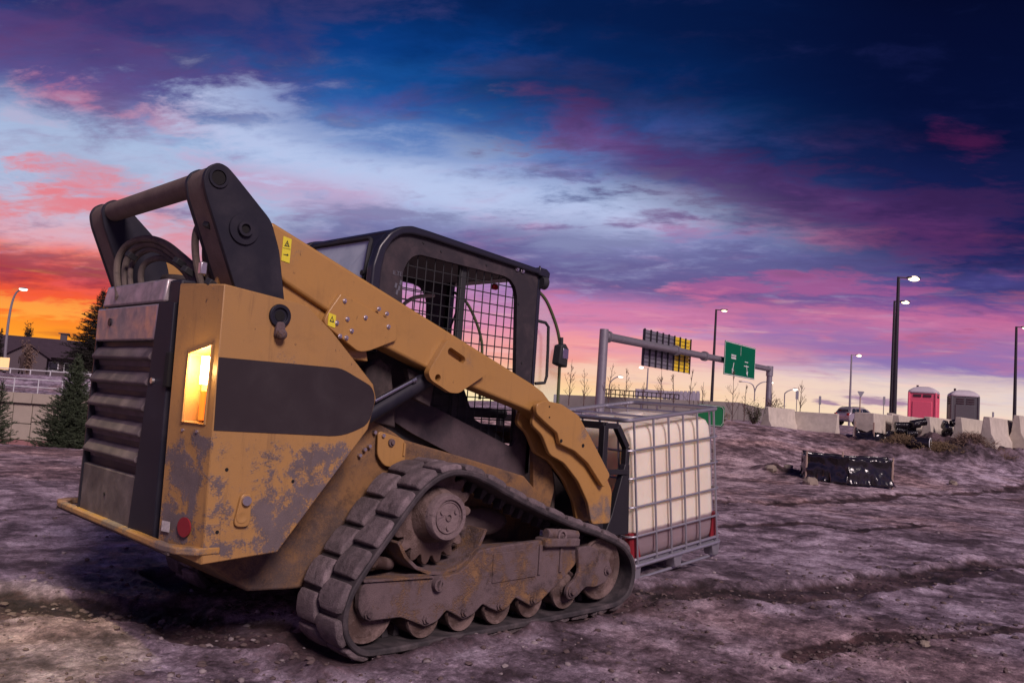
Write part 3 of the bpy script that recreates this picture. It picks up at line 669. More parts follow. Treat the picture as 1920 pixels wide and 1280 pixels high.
# ---- cab
CY = .47
outl = [(.66, 1.18), (.635, 1.60), (.642, 1.925), (.672, 2.03), (.735, 2.115), (.80, 2.155), (.872, 2.172), (1.95, 2.105), (1.955, 1.438), (1.975, .80), (1.955, .775), (1.75, .745), (1.0, 1.02)]
outl = rounded(outl, [0, .05, .06, .05, .04, .04, .04, .02, 0, .02, .02, .05, .04], 4)
opening = [(.865, 1.60), (.845, 1.93), (.87, 1.99), (.905, 2.03), (.955, 2.05), (1.64, 2.035), (1.70, 2.02), (1.745, 1.98), (1.768, 1.92), (1.83, 1.05), (1.84, .99), (1.81, .955), (1.05, 1.21), (.98, 1.26)]
opening = rounded(opening, .015, 2)
def cabside(s):
    pl = plate(outl, [opening], s*CY, s*(CY-.022)).build('cab_side', 'cab_dusty', LD, .003)
    gd = bpy.data.objects.new('side_guard', None)
    fr = MB()
    g = plate(rounded([(.83, 1.55), (.82, 1.95), (.86, 2.03), (.94, 2.07), (1.67, 2.055), (1.76, 2.01), (1.79, 1.93), (1.87, .97), (1.83, .93), (1.03, 1.19), (.96, 1.23)], .02, 2), [opening], s*(CY-.023), s*(CY-.032)).build('side_guard', 'cab_black', LD)
    # bars clipped to the opening outline
    def cross(c, axis):
        xs = []; P_ = opening
        for i in range(len(P_)):
            p, q = P_[i-1], P_[i]
            if (p[axis]-c)*(q[axis]-c) < 0: t_ = (c-p[axis])/(q[axis]-p[axis]); xs.append(p[1-axis]+t_*(q[1-axis]-p[1-axis]))
        return sorted(xs)
    x = .90
    while x < 1.83:
        h_ = cross(x, 0)
        if len(h_) >= 2 and h_[-1]-h_[0] > .05: MB().cyl((x, s*(CY-.030), h_[0]-.006), (x, s*(CY-.030), h_[-1]+.006), .0038, n=5, caps=False).build('guard_bar', 'cab_black', g)
        x += .066
    z = .99
    while z < 2.04:
        h_ = cross(z, 1)
        if len(h_) >= 2 and h_[-1]-h_[0] > .05: MB().cyl((h_[0]-.006, s*(CY-.037), z), (h_[-1]+.006, s*(CY-.037), z), .0038, n=5, caps=False).build('guard_bar', 'cab_black', g)
        z += .066
for s in (-1, 1): cabside(s)
# roll-over rim and roof skin
prof_o = [(.635, 1.45), (.612, 1.60), (.620, 1.93), (.652, 2.045), (.72, 2.135), (.79, 2.18), (.872, 2.20), (.99, 2.195), (2.00, 2.125)]
prof_i = [(2.00, 2.085), (.99, 2.150), (.872, 2.150), (.80, 2.135), (.74, 2.09), (.70, 2.02), (.682, 1.91), (.680, 1.60), (.70, 1.45)]
for s in (-1, 1):
    MB().prism(rounded(prof_o+prof_i, .02, 3), s*.497, s*.435).build('roll_bar', 'cab_paint', LD, .018, 3)
rf_o = [(.762, 2.150), (.79, 2.172), (.872, 2.190), (.99, 2.186), (1.98, 2.12)]
rf_i = [(1.98, 2.095), (.99, 2.155), (.872, 2.155), (.80, 2.140), (.768, 2.132)]
MB().prism(rf_o+rf_i, -.434, .434).build('roof', 'cab_paint', LD)
MB().prism([(2.001, 2.136), (1.93, 2.14), (1.93, 2.085), (2.03, 2.075), (2.035, 2.115)], -.50, .50).build('roof_lip', 'cab_paint', LD, .008)
# rear wall with window
RW = [(-.434, 1.30), (.434, 1.30), (.434, 2.155), (-.434, 2.155)]
SL = lambda z: .660+max(0, z-1.90)*.42
WW = rounded([(-.33, 1.62), (.38, 1.62), (.38, 2.128), (-.28, 2.128)], .05, 4)
rw = plate(RW, [WW], 0, .02)
MR = Matrix(((0, 1, 0), (1, 0, 0), (0, 0, 1)))
rwm = MB()
for (x, y, z) in rw.v: rwm.v.append((SL(z)+y, x, z))
rwm.f = rw.f
rwo = rwm.build('rear_wall', 'cab_paint', LD)
MB().tube([(SL(b2)-.003, a2, b2) for a2, b2 in WW], .012, 8, closed=True).build('window_seal', 'cab_black', rwo)
MB().loft([[(SL(b2)+.004, a2, b2) for a2, b2 in WW], [(SL(b2)+.008, a2, b2) for a2, b2 in WW]]).build('rear_glass', 'rear_glass', rwo, ang=0)
x, z = (.70, 2.0)
MB().cyl((.655, -.36, 1.90), (.640, -.36, 1.90), .016, n=12).build('latch_pin', 'cab_black', rwo)
# bolts on the roof rim, corner lamp, print on the pillar
for px, py in ((969, 504), (979, 508)):
    x, z = U(px, py, -.47); MB().lathe((x, -.47, z), (x, -.6, z), [(0, .018), (.008, .017), (.008, .011), (.016, .010)], 8).build('bolt', 'bolt_steel', LD)
for px, py in ((794, 455), (827, 471), (912, 497), (972, 569), (978, 680)):
    x, z = U(px, py, -.47); MB().cyl((x, -.4705, z), (x, -.475, z), .007, n=8).build('rivet', 'cab_black', LD)
wl_ = MB().lathe((1.965, -.475, 2.045), (2.06, -.475, 2.045), [(0, .040), (.045, .045), (.05, .034)], 20).build('work_light', 'cab_black', LD)
MB().cyl((1.99, -.44, 2.14), (1.99, -.44, 2.16), .006, n=8).build('roof_pin', 'cab_black', LD)
x, z = U(745, 513, -.4715)
MX = Matrix.Translation((x, -.4722, z)) @ Euler((R2(90), R2(2), 0)).to_matrix().to_4x4()
textobj('ILTE', .036, 'pillar_print', LD, MX)
for (px, py) in ((742, 535), (748, 540), (744, 548), (751, 530)):
    x, z = U(px, py, -.4715); MB().box((x, -.4725, z), (.014, .002, .028), (0, .2, 0)).build('print_mark', 'pillar_print', LD)
# front posts and door frame
for s in (-1, 1):
    MB().box((1.963, s*.44, 1.45), (.045, .06, 1.33)).build('front_post', 'cab_paint', LD, .008)
MB().tube([(1.975, -.40, 2.02), (2.10, -.40, 1.96), (2.20, -.40, 1.84), (2.265, -.40, 1.72), (2.29, -.40, 1.60), (2.30, -.40, 1.25)], .011, 8, sub=6).build('door_tube', 'olive_tube', LD)
MB().tube([(1.975, .40, 2.02), (2.10, .40, 1.96), (2.20, .40, 1.84), (2.265, .40, 1.72), (2.29, .40, 1.60), (2.30, .40, 1.25)], .011, 8, sub=6).build('door_tube', 'olive_tube', LD)
MB().prism([(1.985, 2.0), (2.09, 1.955), (2.19, 1.835), (2.255, 1.715), (2.28, 1.60), (2.29, 1.25), (1.985, 1.0)], -.395, -.391).build('door_glass', 'window_glass', LD)
MB().tube([(1.98, -.46, 1.79), (2.05, -.47, 1.785), (2.075, -.475, 1.76), (2.085, -.475, 1.60), (2.09, -.475, 1.43), (2.075, -.475, 1.385), (2.0, -.46, 1.375)], .0105, 8).build('grab_handle', 'cab_black', LD)
ml = MB().loft([[(2.175, -.50, 1.52), (2.265, -.50, 1.50), (2.27, -.50, 1.63), (2.235, -.50, 1.665), (2.19, -.50, 1.65)], [(2.175, -.43, 1.52), (2.265, -.43, 1.50), (2.27, -.43, 1.63), (2.235, -.43, 1.665), (2.19, -.43, 1.65)]]).build('front_work_light', 'cab_black', LD, .01)
MB().cyl((2.225, -.465, 1.66), (2.222, -.465, 1.705), .014, n=10).build('knob', 'cab_black', ml)
MB().box((2.235, -.5015, 1.595), (.055, .006, .07)).build('light_lens', 'chrome', ml, .004)
# cab interior
MB().box((.80, -.16, 1.52), (.10, .34, .62), (0, .12, 0)).build('seat_back', 'cab_black', LD, .05)
MB().box((1.06, -.06, 1.22), (.46, .46, .14)).build('seat', 'cab_black', LD, .04)
MB().prism([(.72, 1.25), (.72, 2.06), (1.24, 2.07), (1.27, 1.95), (1.20, 1.62), (1.05, 1.25)], .36, .40).build('side_lining', 'cab_inside', LD, .01)
MB().box((1.30, .40, 1.62), (.055, .05, .92)).build('door_pillar', 'cab_black', LD, .008)
MB().box((1.335, -.415, 1.58), (.045, .04, .96)).build('window_pillar', 'cab_black', LD, .006)
for x, y in ((1.42, -.30), (1.66, .20)):
    j = MB().tube([(x-.02, y, 1.30), (x, y, 1.42)], .018, 8)
    j.ball((x+.005, y, 1.53), .055, 8, (.8, .8, 1.9)); j.build('joystick', 'cab_paint', LD)
MB().prism([(.80, .98), (.80, 1.52), (1.10, 1.48), (1.42, 1.30), (1.52, 1.12), (1.80, 1.0), (1.80, .90)], -.415, -.405).build('kick_panel', 'cab_black', LD)
MB().box((1.12, .40, 1.14), (.90, .04, .52)).build('side_lining', 'cab_black', LD)
MB().box((1.55, .30, 1.28), (.60, .12, .10)).build('arm_rest', 'cab_black', LD, .02)
MB().box((1.10, 0, 1.05), (.62, .70, .30)).build('seat_base', 'cab_black', LD, .03)
MB().box((1.66, 0, 1.16), (.34, .8, .06)).build('lap_bar', 'cab_black', LD, .02)
MB().tube([(1.30, .30, 1.55), (1.36, .30, 1.75), (1.50, .30, 1.90), (1.70, .30, 1.955)], .014, 8, sub=5).build('grab_rail', 'cab_inside', LD)
MB().tube([(1.75, .05, 1.95), (1.62, .05, 1.60), (1.50, .05, 1.45)], .007, 6).build('wiper_arm', 'cab_black', LD)
MB().box((1.72, -.30, 1.985), (.05, .03, .035)).build('beacon', 'red_plastic', LD, .01)
MB().box((1.36, 0, 2.085), (1.0, .84, .03)).build('headliner', 'cab_lining', LD, .01)

# ---- hoses over the bonnet
def hose(pts, y_jit, r, name='hose'):
    return MB().tube(pts, r, 10, sub=6).build(name, 'hose_rubber', LD)
def arc(px_pts, x0, x1=None):
    out = []
    if len(px_pts) == 1: x1 = None
    for i, (px, py) in enumerate(px_pts):
        X = x0 if x1 is None else x0+(x1-x0)*i/(len(px_pts)-1)
        r = ray(px, py); p = CAM+r*((X-CAM[0])/r[0]); out.append(tuple(p))
    return out
H1 = [[(222, 560), (222, 545), (219, 512), (222, 485), (236, 462), (258, 450), (285, 448), (312, 458), (338, 478), (362, 500), (380, 525)],
      [(236, 560), (236, 545), (234, 512), (238, 488), (252, 468), (276, 458), (300, 461), (326, 478), (352, 502), (368, 530)],
      [(246, 545), (244, 515), (248, 495), (262, 477), (284, 468), (304, 474), (326, 490), (352, 512), (366, 535)],
      [(268, 545), (264, 522), (267, 502), (280, 489), (302, 484), (326, 492), (346, 510), (360, 532)]]
for k, (h_, r_) in enumerate(zip(H1, (.018, .018, .014, .016))): hose(arc(h_, -.43+.02*k, -.26+.02*k), 0, r_)
H2 = [[(385, 556), (374, 520), (367, 480), (367, 440), (378, 415), (395, 398), (412, 390)],
      [(400, 552), (391, 520), (385, 480), (388, 448), (398, 430), (414, 420)],
      [(410, 550), (402, 520), (397, 490), (400, 462), (408, 440), (420, 432)],
      [(424, 540), (418, 510), (416, 480), (420, 455), (432, 446)], [(436, 545), (428, 515), (424, 485), (428, 460)]]
for k, (h_, r_) in enumerate(zip(H2, (.017, .016, .009, .012, .008))):
    yy = -.505+.012*k; hose([(U(px, py, yy)[0], yy, U(px, py, yy)[1]) for px, py in h_], 0, r_)
for (px, py) in ((393, 424), (397, 532), (246, 480), (336, 492), (352, 508)):
    p = arc([(px, py)], -.38)[0]; MB().box(p, (.05, .045, .03), (.3, .4, .2)).build('hose_clamp', 'cab_black', LD, .004)
p = arc([(380, 503)], -.40)[0]; MB().box(p, (.03, .03, .055)).build('hose_fitting', 'bolt_steel', LD, .004)
MB().cyl((-.10, .30, 1.60), (-.10, .30, 1.80), .10, n=24).build('exhaust_cover', 'chassis_dark', LD, .02)

rl_ = bpy.data.lights.new('reflector_light', 'POINT'); rl_.energy = 2.2; rl_.color = (1, .72, .30); rl_.shadow_soft_size = .012
ro_ = bpy.data.objects.new('reflector_light', rl_); COL.objects.link(ro_); ro_.parent = LD; ro_.location = Vector((-.395, -.735, 1.30))-LD.location

# ---- rubber tracks and undercarriage
path = [(0.385, -.030), (.28, .065), (.252, .19), (.285, .315), (.37, .44), (.49, .585), (.63, .755), (.74, .845), (.87, .893), (1.0, .893), (1.148, .853), (1.496, .712), (1.877, .583), (2.20, .49), (2.40, .41), (2.51, .30), (2.54, .18), (2.50, .06), (2.40, -.012), (2.24, -.036), (1.8, -.044), (1.3, -.048), (.9, -.051), (.55, -.052)]
def catmull(P_, n):
    out = []; N = len(P_)
    for i in range(N):
        p0, p1, p2, p3 = (Vector(P_[(i+k-1) % N]) for k in range(4))
        for k in range(n):
            t = k/n; out.append(.5*((2*p1)+(p2-p0)*t+(2*p0-5*p1+4*p2-p3)*t*t+(3*p1-p0-3*p2+p3)*t**3))
    return out
def resample(P_, step):
    L = [0]
    for i in range(len(P_)): L.append(L[-1]+(P_[(i+1) % len(P_)]-P_[i]).length)
    tot = L[-1]; n = int(round(tot/step)); out = []; j = 0
    for k in range(n):
        t = tot*k/n
        while L[j+1] < t: j += 1
        a_ = P_[j]; b2 = P_[(j+1) % len(P_)]; out.append(a_+(b2-a_)*((t-L[j])/(L[j+1]-L[j])))
    return out, tot
dense, total = resample(catmull(path, 12), .018)
def frame(P_, i, w_=2):
    N = len(P_); t = (P_[(i+w_) % N]-P_[(i-w_) % N]).normalized(); return P_[i], t, Vector((-t[1], t[0]))   # outward for clockwise path
LUG = .034
def track(s):
    Yo, Yi = .99, .592
    N = len(dense); rings = []
    for i in range(N):
        p, t, nn = frame(dense, i); q = p-nn*LUG
        def V(y, o): return (q.x+nn.x*o, s*y, q.y+nn.y*o)
        rings.append([V(Yo-.010, -.030), V(Yo-.002, -.022), V(Yo, -.006), V(Yo-.006, 0), V(Yi+.006, 0), V(Yi, -.006), V(Yi+.002, -.022), V(Yi+.010, -.030)])
    belt = MB().loft(rings, False, True).build('track_belt', 'rubber', LD)
    # tread lugs: two staggered columns, curved leading edge
    nl = 30; r_ = random.Random(3)
    cache = []
    for col_, (ya, yb) in enumerate(((Yo-.006, Yo-.205), (Yi+.20, Yi+.006))):
        for k in range(nl):
            c = ((k+.5*col_)/nl*N)
            half = .076/.018
            rr = []
            m_ = 5
            for u in range(m_):
                f_ = c-half+2*half*u/(m_-1); i0 = int(math.floor(f_)) % N; fr_ = f_-math.floor(f_)
                p0, t0, n0 = frame(dense, i0); p1, _, n1_ = frame(dense, (i0+1) % N)
                p = p0.lerp(p1, fr_); nn = n0.lerp(n1_, fr_).normalized(); q = p-nn*(LUG+.002)
                top = LUG*(1.0 if 0 < u < m_-1 else .86)+r_.uniform(-.001, .001)
                ins = r_.uniform(.0, .006) if 0 < u < m_-1 else r_.uniform(.006, .014)
                top += r_.uniform(-.003, .002)
                w1, w2 = ya-ins, yb+ins
                wob = .012*math.sin(u*1.3+k)
                if col_ == 0: w2 += wob
                else: w1 += wob
                rr.append([(q.x, s*w1, q.y), (q.x+nn.x*top, s*(w1-.010), q.y+nn.y*top), (q.x+nn.x*(top+.003), s*(w1*.5+w2*.5), q.y+nn.y*(top+.003)), (q.x+nn.x*top, s*(w2+.010), q.y+nn.y*top), (q.x, s*w2, q.y)])
            MB().loft(rr).build('tread_lug', 'lug_rubber', belt, .009, 3)
    # drive teeth inside
    nt_ = 64; tooth = None
    for k in range(nt_):
        i = int(k/nt_*N); p, t, nn = frame(dense, i); q = p-nn*(LUG+.030)
        e = q-nn*.055
        mb = MB(); side = t*.018
        for yy in ((.765, .80),):
            mb.loft([[(q.x-side.x*1.2, s*yy[0], q.y-side.y*1.2), (q.x+side.x*1.2, s*yy[0], q.y+side.y*1.2), (q.x+side.x*1.2, s*(yy[1]+.03), q.y+side.y*1.2), (q.x-side.x*1.2, s*(yy[1]+.03), q.y-side.y*1.2)],
                     [(e.x-side.x*.6, s*yy[0], e.y-side.y*.6), (e.x+side.x*.6, s*yy[0], e.y+side.y*.6), (e.x+side.x*.6, s*(yy[1]+.02), e.y+side.y*.6), (e.x-side.x*.6, s*(yy[1]+.02), e.y-side.y*.6)]])
        mb.build('drive_tooth', 'rubber', belt, .004, 2)
    # rollers and idlers, each a wheel with a flange and a dished face
    def wheel(name, x, z, r, y=.955, w_=.26, bolt=True):
        o = MB().lathe((x, s*y, z), (x, s*(y-1), z), [(0.0, .001), (0.0, r*.30), (.010, r*.34), (.018, r*.52), (.020, r*.84), (.004, r*.93), (0.0, r*.97), (.006, r), (.022, r), (.03, r*.9), (w_*.7, r*.9), (w_*.72, r), (w_, r), (w_, .001)], 36).build(name, 'roller_steel', LD)
        return o
    for x, z, r in ((.79, .118, .100), (1.045, .118, .100), (1.305, .120, .100), (1.565, .124, .100), (1.86, .150, .112)):
        wheel('track_roller', x, z, r)
    wheel('front_idler', 2.20, .245, .192, .945)
    wheel('rear_idler', .46, .185, .155, .93)
    # final drive: sprocket, housing and muddy hub cap
    xs, zs = .895, .618
    teeth = []
    for k in range(18*6):
        a_ = k/(18*6)*2*math.pi; ph = (k % 6)/6
        r = .262 if ph in (0, 1/6) else (.247 if ph in (2/6, 5/6) else .218)
        teeth.append((xs+r*math.cos(a_), zs+r*math.sin(a_)))
    MB().prism(teeth, s*.845, s*.80).build('sprocket', 'roller_steel', LD, .004)
    MB().lathe((xs, s*.93, zs), (xs, 0, zs), [(0, .118), (.03, .135), (.085, .150), (.087, .19), (.105, .195), (.35, .195)], 40).build('final_drive', 'roller_steel', LD, .003)
    hb = MB().lathe((xs, s*.972, zs), (xs, 0, zs), [(.012, .001), (.012, .014), (.0, .015), (.0, .018), (.010, .020), (.010, .076), (.004, .078), (.004, .082), (.013, .084), (.013, .090), (.0, .092), (.0, .114), (.008, .120), (.06, .122)], 40).build('hub_cap', 'hub_mud', LD)
    for k in range(3):
        a_ = .5+k*2.1; MB().cyl((xs+.055*math.cos(a_), s*.965, zs+.055*math.sin(a_)), (xs+.055*math.cos(a_), s*.972, zs+.055*math.sin(a_)), .011, n=8).build('plug', 'hub_mud', hb)
    # side frame with scalloped lower edge
    low_ = [(.395, .18), (.43, .150), (.63, .145), (.70, .118), (.79, .078), (.865, .095), (.925, .145), (.965, .125), (1.045, .082), (1.115, .10), (1.178, .148), (1.22, .125), (1.305, .090), (1.37, .105), (1.425, .155), (1.48, .13), (1.565, .090), (1.64, .115), (1.84, .235), (1.905, .285)]
    frm = low_+[(1.925, .30), (1.925, .405), (1.77, .43), (1.62, .458), (1.38, .452), (1.13, .437), (1.10, .41), (1.05, .365), (.99, .33), (.90, .322), (.81, .318), (.40, .335), (.375, .30), (.375, .22)]
    fo = MB().prism(rounded(frm, .012, 2), s*.972, s*.93).build('track_frame', 'track_steel', LD, .006)
    MB().prism([(.40, .325), (.99, .325), (1.10, .40), (1.92, .40), (1.92, .25), (1.6, .16), (.45, .20)], s*.929, s*.66).build('frame_box', 'track_steel', LD, .01)
    MB().prism([(.385, .338), (.81, .320), (.81, .331), (.385, .349)], s*.985, s*.90).build('frame_lip', 'track_steel', fo, .002)
    # dished guard under the sprocket
    gd = []
    for k in range(9):
        a_ = math.pi*(1.12+.80*k/8); gd.append((xs+.32*math.cos(a_), zs-.01+.29*math.sin(a_)))
    gd2 = [(x+(xs-x)*.06, z+(zs-z)*.06) for x, z in reversed(gd)]
    MB().prism(gd+gd2, s*.94, s*.66).build('sprocket_guard', 'track_steel', LD, .003)
    for x, z in ((.79, .118), (1.045, .122), (1.305, .126), (1.565, .130), (.43, .185)):
        MB().lathe((x, s*.972, z), (x, s*2, z), [(0, .026), (.010, .025), (.010, .017), (.022, .015)], 8).build('axle_bolt', 'track_steel', fo)
    xt, zt = U(820, 1094, -.98)
    MB().lathe((xt, s*.972, zt), (xt, s*2, zt), [(0, .034), (.030, .034), (.030, .020), (.006, .018)], 24).build('tow_eye', 'track_steel', fo)
    MB().box((xt, s*.992, zt), (.012, .03, .05), (0, .3, 0)).build('eye_bar', 'track_steel', fo)
    MB().box((1.40, s*.974, .335), (.34, .008, .16), (0, -.02, 0)).build('frame_cover', 'track_steel', fo, .003)
    for x in (1.60, 1.78): MB().box((x, s*.976, .35), (.022, .014, .17)).build('frame_rib', 'track_steel', fo, .003)
    ia = rounded([(1.905, .402), (2.03, .405), (2.10, .375), (2.195, .325), (2.23, .27), (2.20, .175), (2.09, .150), (2.00, .165), (1.91, .105), (1.845, .10), (1.822, .135), (1.835, .185), (1.90, .215), (1.93, .262)], .03, 3)
    io = MB().prism(ia, s*1.0, s*.972).build('idler_arm', 'track_steel', LD, .006)
    for x, z in ((2.19, .245), (1.865, .148)): MB().lathe((x, s*1.0, z), (x, s*2, z), [(0, .03), (.008, .03), (.008, .019), (.024, .017)], 10).build('axle_bolt', 'track_steel', io)
    MB().box((1.76, s*.96, .44), (.30, .10, .05), (0, .05, 0)).build('slide_block', 'track_steel', LD, .01)
    MB().cyl((1.66, s*.955, .492), (1.93, s*.955, .470), .030, n=16).build('tension_cylinder', 'track_steel', LD, .003)
    MB().lathe((1.765, s*.965, .478), (1.765, s*2, .478), [(0, .038), (.03, .038), (.03, .024), (.008, .022)], 20).build('tension_eye', 'hub_mud', LD)
    MB().cyl((.47, s*.92, .42), (.66, s*.80, .37), .030, n=14).build('hose_guard', 'roller_steel', LD)
    MB().ball((1.40, s*.62, .52), .16, 8, (1.6, .5, .55)).build('packed_mud', 'clod', LD)
for s in (-1, 1): track(s)

# ---- quick coupler, fork carriage and forks (all move with the loader)
MB().prism([(2.40, .36), (2.46, .80), (2.60, .90), (2.64, .36)], -.56, .56).build('coupler', 'chassis_dark', LD, .012)
for s in (-1, 1):
    MB().cyl((2.02, s*.50, 1.02), (2.46, s*.50, .62), .042, n=18).build('tilt_cylinder', 'black_paint', LD, .004)
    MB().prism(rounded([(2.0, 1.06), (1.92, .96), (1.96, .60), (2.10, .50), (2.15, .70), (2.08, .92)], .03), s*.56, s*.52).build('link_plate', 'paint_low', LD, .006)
    MB().tube([(1.95, s*.47, 1.10), (2.1, s*.46, .98), (2.22, s*.46, .74), (2.24, s*.46, .50)], .02, 8, sub=5).build('hose', 'hose_rubber', LD)
fc = MB()
def cbar(a, b, w_=.03, name='carriage_bar'):
    a, b = Vector(a), Vector(b); d = (b-a); l = d.length; M = Matrix.Translation((a+b)/2) @ d.to_track_quat('X', 'Z').to_matrix().to_4x4()
    m = MB(); m.box((0, 0, 0), (l, w_, w_)); m.v = [tuple(M @ Vector(v)) for v in m.v]; return m.build(name, 'dark_steel', LD, .004)
for s in (-1, 1):
    cbar((2.66, s*.53, .20), (2.66, s*.53, 1.125), .05)
    cbar((2.66, s*.53, 1.125), (2.80, s*.53, 1.125), .04)
    cbar((2.80, s*.53, 1.125), (2.925, s*.53, .975), .045)
    cbar((2.925, s*.53, .975), (2.925, s*.53, .42), .045)
    MB().prism(rounded([(2.90, .86), (2.95, .86), (2.985, .35), (2.70, .35), (2.78, .50)], .02), s*.555, s*.505).build('carriage_cheek', 'dark_steel', LD, .005)
for z, x in ((1.125, 2.68), (.80, 2.68), (.52, 2.70), (.24, 2.72)):
    cbar((x, -.53, z), (x, .53, z), .05)
for y in (-.33, .33):
    MB().prism([(2.74, .10), (2.74, .62), (2.80, .62), (2.81, .14), (4.02, .285), (4.03, .262), (2.80, .06)], y-.06, y+.06).build('fork', 'dark_steel', LD, .005)
    mb = MB(); 
cbar((2.66, -.55, .80), (2.925, -.55, .80), .035)

# ================================================================ THE TANK (pitched back on the forks)
TL, TW, TH = 1.053, .92, 1.067
TK = thing('liquid_tank', 'off-white plastic bulk tank in a galvanised cage tilted back on forks of the loader', 'tank', (3.03, -.562, .112), (R2(.78), R2(-7.9), R2(-5.5)))
def tk(mb, name, mat, bevel=0, seg=2, parent=None):
    return mb.build(name, mat, parent or TK, bevel, seg, local=False)
bot = MB()
# bottle: rounded box with bulging sides between the bars
ringn = 48; rings = []
def ring(hx, hy, z, r=.09, bulge=0.0):
    P_ = rounded([(TL/2-hx, TW/2-hy), (TL/2+hx, TW/2-hy), (TL/2+hx, TW/2+hy), (TL/2-hx, TW/2+hy)], r, 11)
    return [(x, y, z) for x, y in P_]
hx, hy = TL/2-.022, TW/2-.022
for z, k in ((.030, -.05), (.045, -.02), (.075, -.005), (.12, 0), (.3, .001), (.6, .001), (.84, 0), (.93, -.006), (.975, -.022), (1.0, -.05), (1.010, -.10)):
    rings.append(ring(hx+k, hy+k, z, .10))
bt = tk(MB().loft(rings), 'tank_bottle', 'tank_plastic', ang=None) if False else MB().loft(rings).build('tank_bottle', 'tank_plastic', TK, ang=60, local=False)
tk(MB().lathe((TL/2, TW/2, 1.0), (TL/2, TW/2, 2), [(0, .13), (.03, .13), (.03, .10), (.05, .10), (.052, .0)], 28), 'filler_cap', 'tank_plastic', parent=bt)
# corner protectors
for (cx_, cy_) in ((0, 0), (TL, 0), (0, TW), (TL, TW)):
    sx, sy = (1 if cx_ == 0 else -1), (1 if cy_ == 0 else -1)
    tk(MB().loft([[(cx_+sx*.012, cy_+sy*.075, .03), (cx_+sx*.020, cy_+sy*.030, .03), (cx_+sx*.035, cy_+sy*.017, .03), (cx_+sx*.120, cy_+sy*.012, .03), (cx_+sx*.12, cy_+sy*.026, .03), (cx_+sx*.03, cy_+sy*.085, .03)],
                  [(cx_+sx*.012, cy_+sy*.065, .235), (cx_+sx*.020, cy_+sy*.030, .235), (cx_+sx*.035, cy_+sy*.017, .235), (cx_+sx*.075, cy_+sy*.012, .235), (cx_+sx*.075, cy_+sy*.026, .235), (cx_+sx*.03, cy_+sy*.075, .235)]]), 'corner_guard', 'red_sticker')
rp = lambda z, o=0.0: [(x, y, z) for x, y in rounded([(-o, -o), (TL+o, -o), (TL+o, TW+o), (-o, TW+o)], .07, 6)]
tk(MB().tube(rp(TH, .004), .0165, 10, closed=True), 'top_rail', 'galvanised')
for z in (.215, .43, .64, .845): tk(MB().tube(rp(z, .006), .0085, 8, closed=True), 'cage_bar', 'galvanised')
tk(MB().tube(rp(0.0, .004), .016, 8, closed=True), 'bottom_rail', 'galvanised')
tk(MB().tube(rp(.045, .0), .012, 8, closed=True), 'bottom_rail', 'galvanised')
def vbar(x, y): tk(MB().tube([(x, y, .0), (x, y, TH-.04), (x, y, TH)], .0085, 8), 'cage_bar', 'galvanised')
for i in range(6):
    x = (.06, .27, .44, .61, .78, .99)[i]
    vbar(x, -.008); vbar(x, TW+.008)
for i in range(5):
    y = .09+(TW-.18)*i/4
    vbar(-.008, y); vbar(TL+.008, y)
for x in (.33, .72): tk(MB().tube([(x, 0, TH-.012), (x, TW, TH-.012)], .011, 8), 'cross_bar', 'galvanised')
tk(MB().box((TL/2, TW/2, .012), (TL-.03, TW-.03, .018)), 'base_sheet', 'galvanised', .003)
for x in (.06, TL/2, TL-.06):
    for y in (.05, TW/2, TW-.05):
        tk(MB().loft([[(x-.05, y-.05, -.012), (x+.05, y-.05, -.012), (x+.05, y+.05, -.012), (x-.05, y+.05, -.012)], [(x-.035, y-.045, -.105), (x+.035, y-.045, -.105), (x+.035, y+.045, -.105), (x-.035, y+.045, -.105)]]), 'pallet_foot', 'galvanised', .008)
for y in (.05, TW/2, TW-.05): tk(MB().tube([(-.0, y, -.116), (TL, y, -.116)], .013, 8), 'pallet_runner', 'galvanised')

# ================================================================ GROUND
def vnoise(x, y, seed=0):
    xi = np.floor(x).astype(np.int64); yi = np.floor(y).astype(np.int64); xf = x-xi; yf = y-yi
    def h(a, b):
        n = (a*374761393+b*668265263+seed*1442695041) & 0xffffffff; n = ((n ^ (n >> 13))*1274126177) & 0xffffffff
        return ((n ^ (n >> 16)) & 0xffff)/65535.0
    u = xf*xf*(3-2*xf); v = yf*yf*(3-2*yf)
    a = h(xi, yi)*(1-u)+h(xi+1, yi)*u; b = h(xi, yi+1)*(1-u)+h(xi+1, yi+1)*u
    return a*(1-v)+b*v-.5
def fbm(x, y, sc, oct_=5, seed=0, gain=.5):
    s_ = 0; a = 1.0
    for k in range(oct_): s_ = s_+a*vnoise(x*sc*2**k+17.3*k, y*sc*2**k-9.1*k, seed+k); a *= gain
    return s_
def sst(v, a, b):
    t_ = np.clip((v-a)/(b-a), 0, 1); return t_*t_*(3-2*t_)
RUTS = [  # (pixel path on the ground, width, depth)
    ([(1165, 1120), (1260, 1117), (1400, 1125), (1520, 1125), (1640, 1092), (1760, 1070), (1960, 1058), (2300, 1050)], .22, .034),
    ([(1300, 938), (1450, 945), (1560, 940), (1700, 928), (1960, 918), (2300, 915)], .24, .035),
    ([(1500, 1250), (1620, 1215), (1750, 1195), (1950, 1180)], .07, .008),
    ([(1360, 988), (1500, 985), (1600, 1000), (1750, 985)], .09, .010),
    ([(-300, 1180), (60, 1130), (260, 1140), (520, 1190)], .22, .028)]
def seg_dist(x, y, P_):
    best = np.full_like(x, 1e9)
    for (a, b) in zip(P_[:-1], P_[1:]):
        dx_, dy_ = b[0]-a[0], b[1]-a[1]; t_ = np.clip(((x-a[0])*dx_+(y-a[1])*dy_)/(dx_*dx_+dy_*dy_), 0, 1)
        best = np.minimum(best, np.hypot(x-a[0]-t_*dx_, y-a[1]-t_*dy_))
    return best
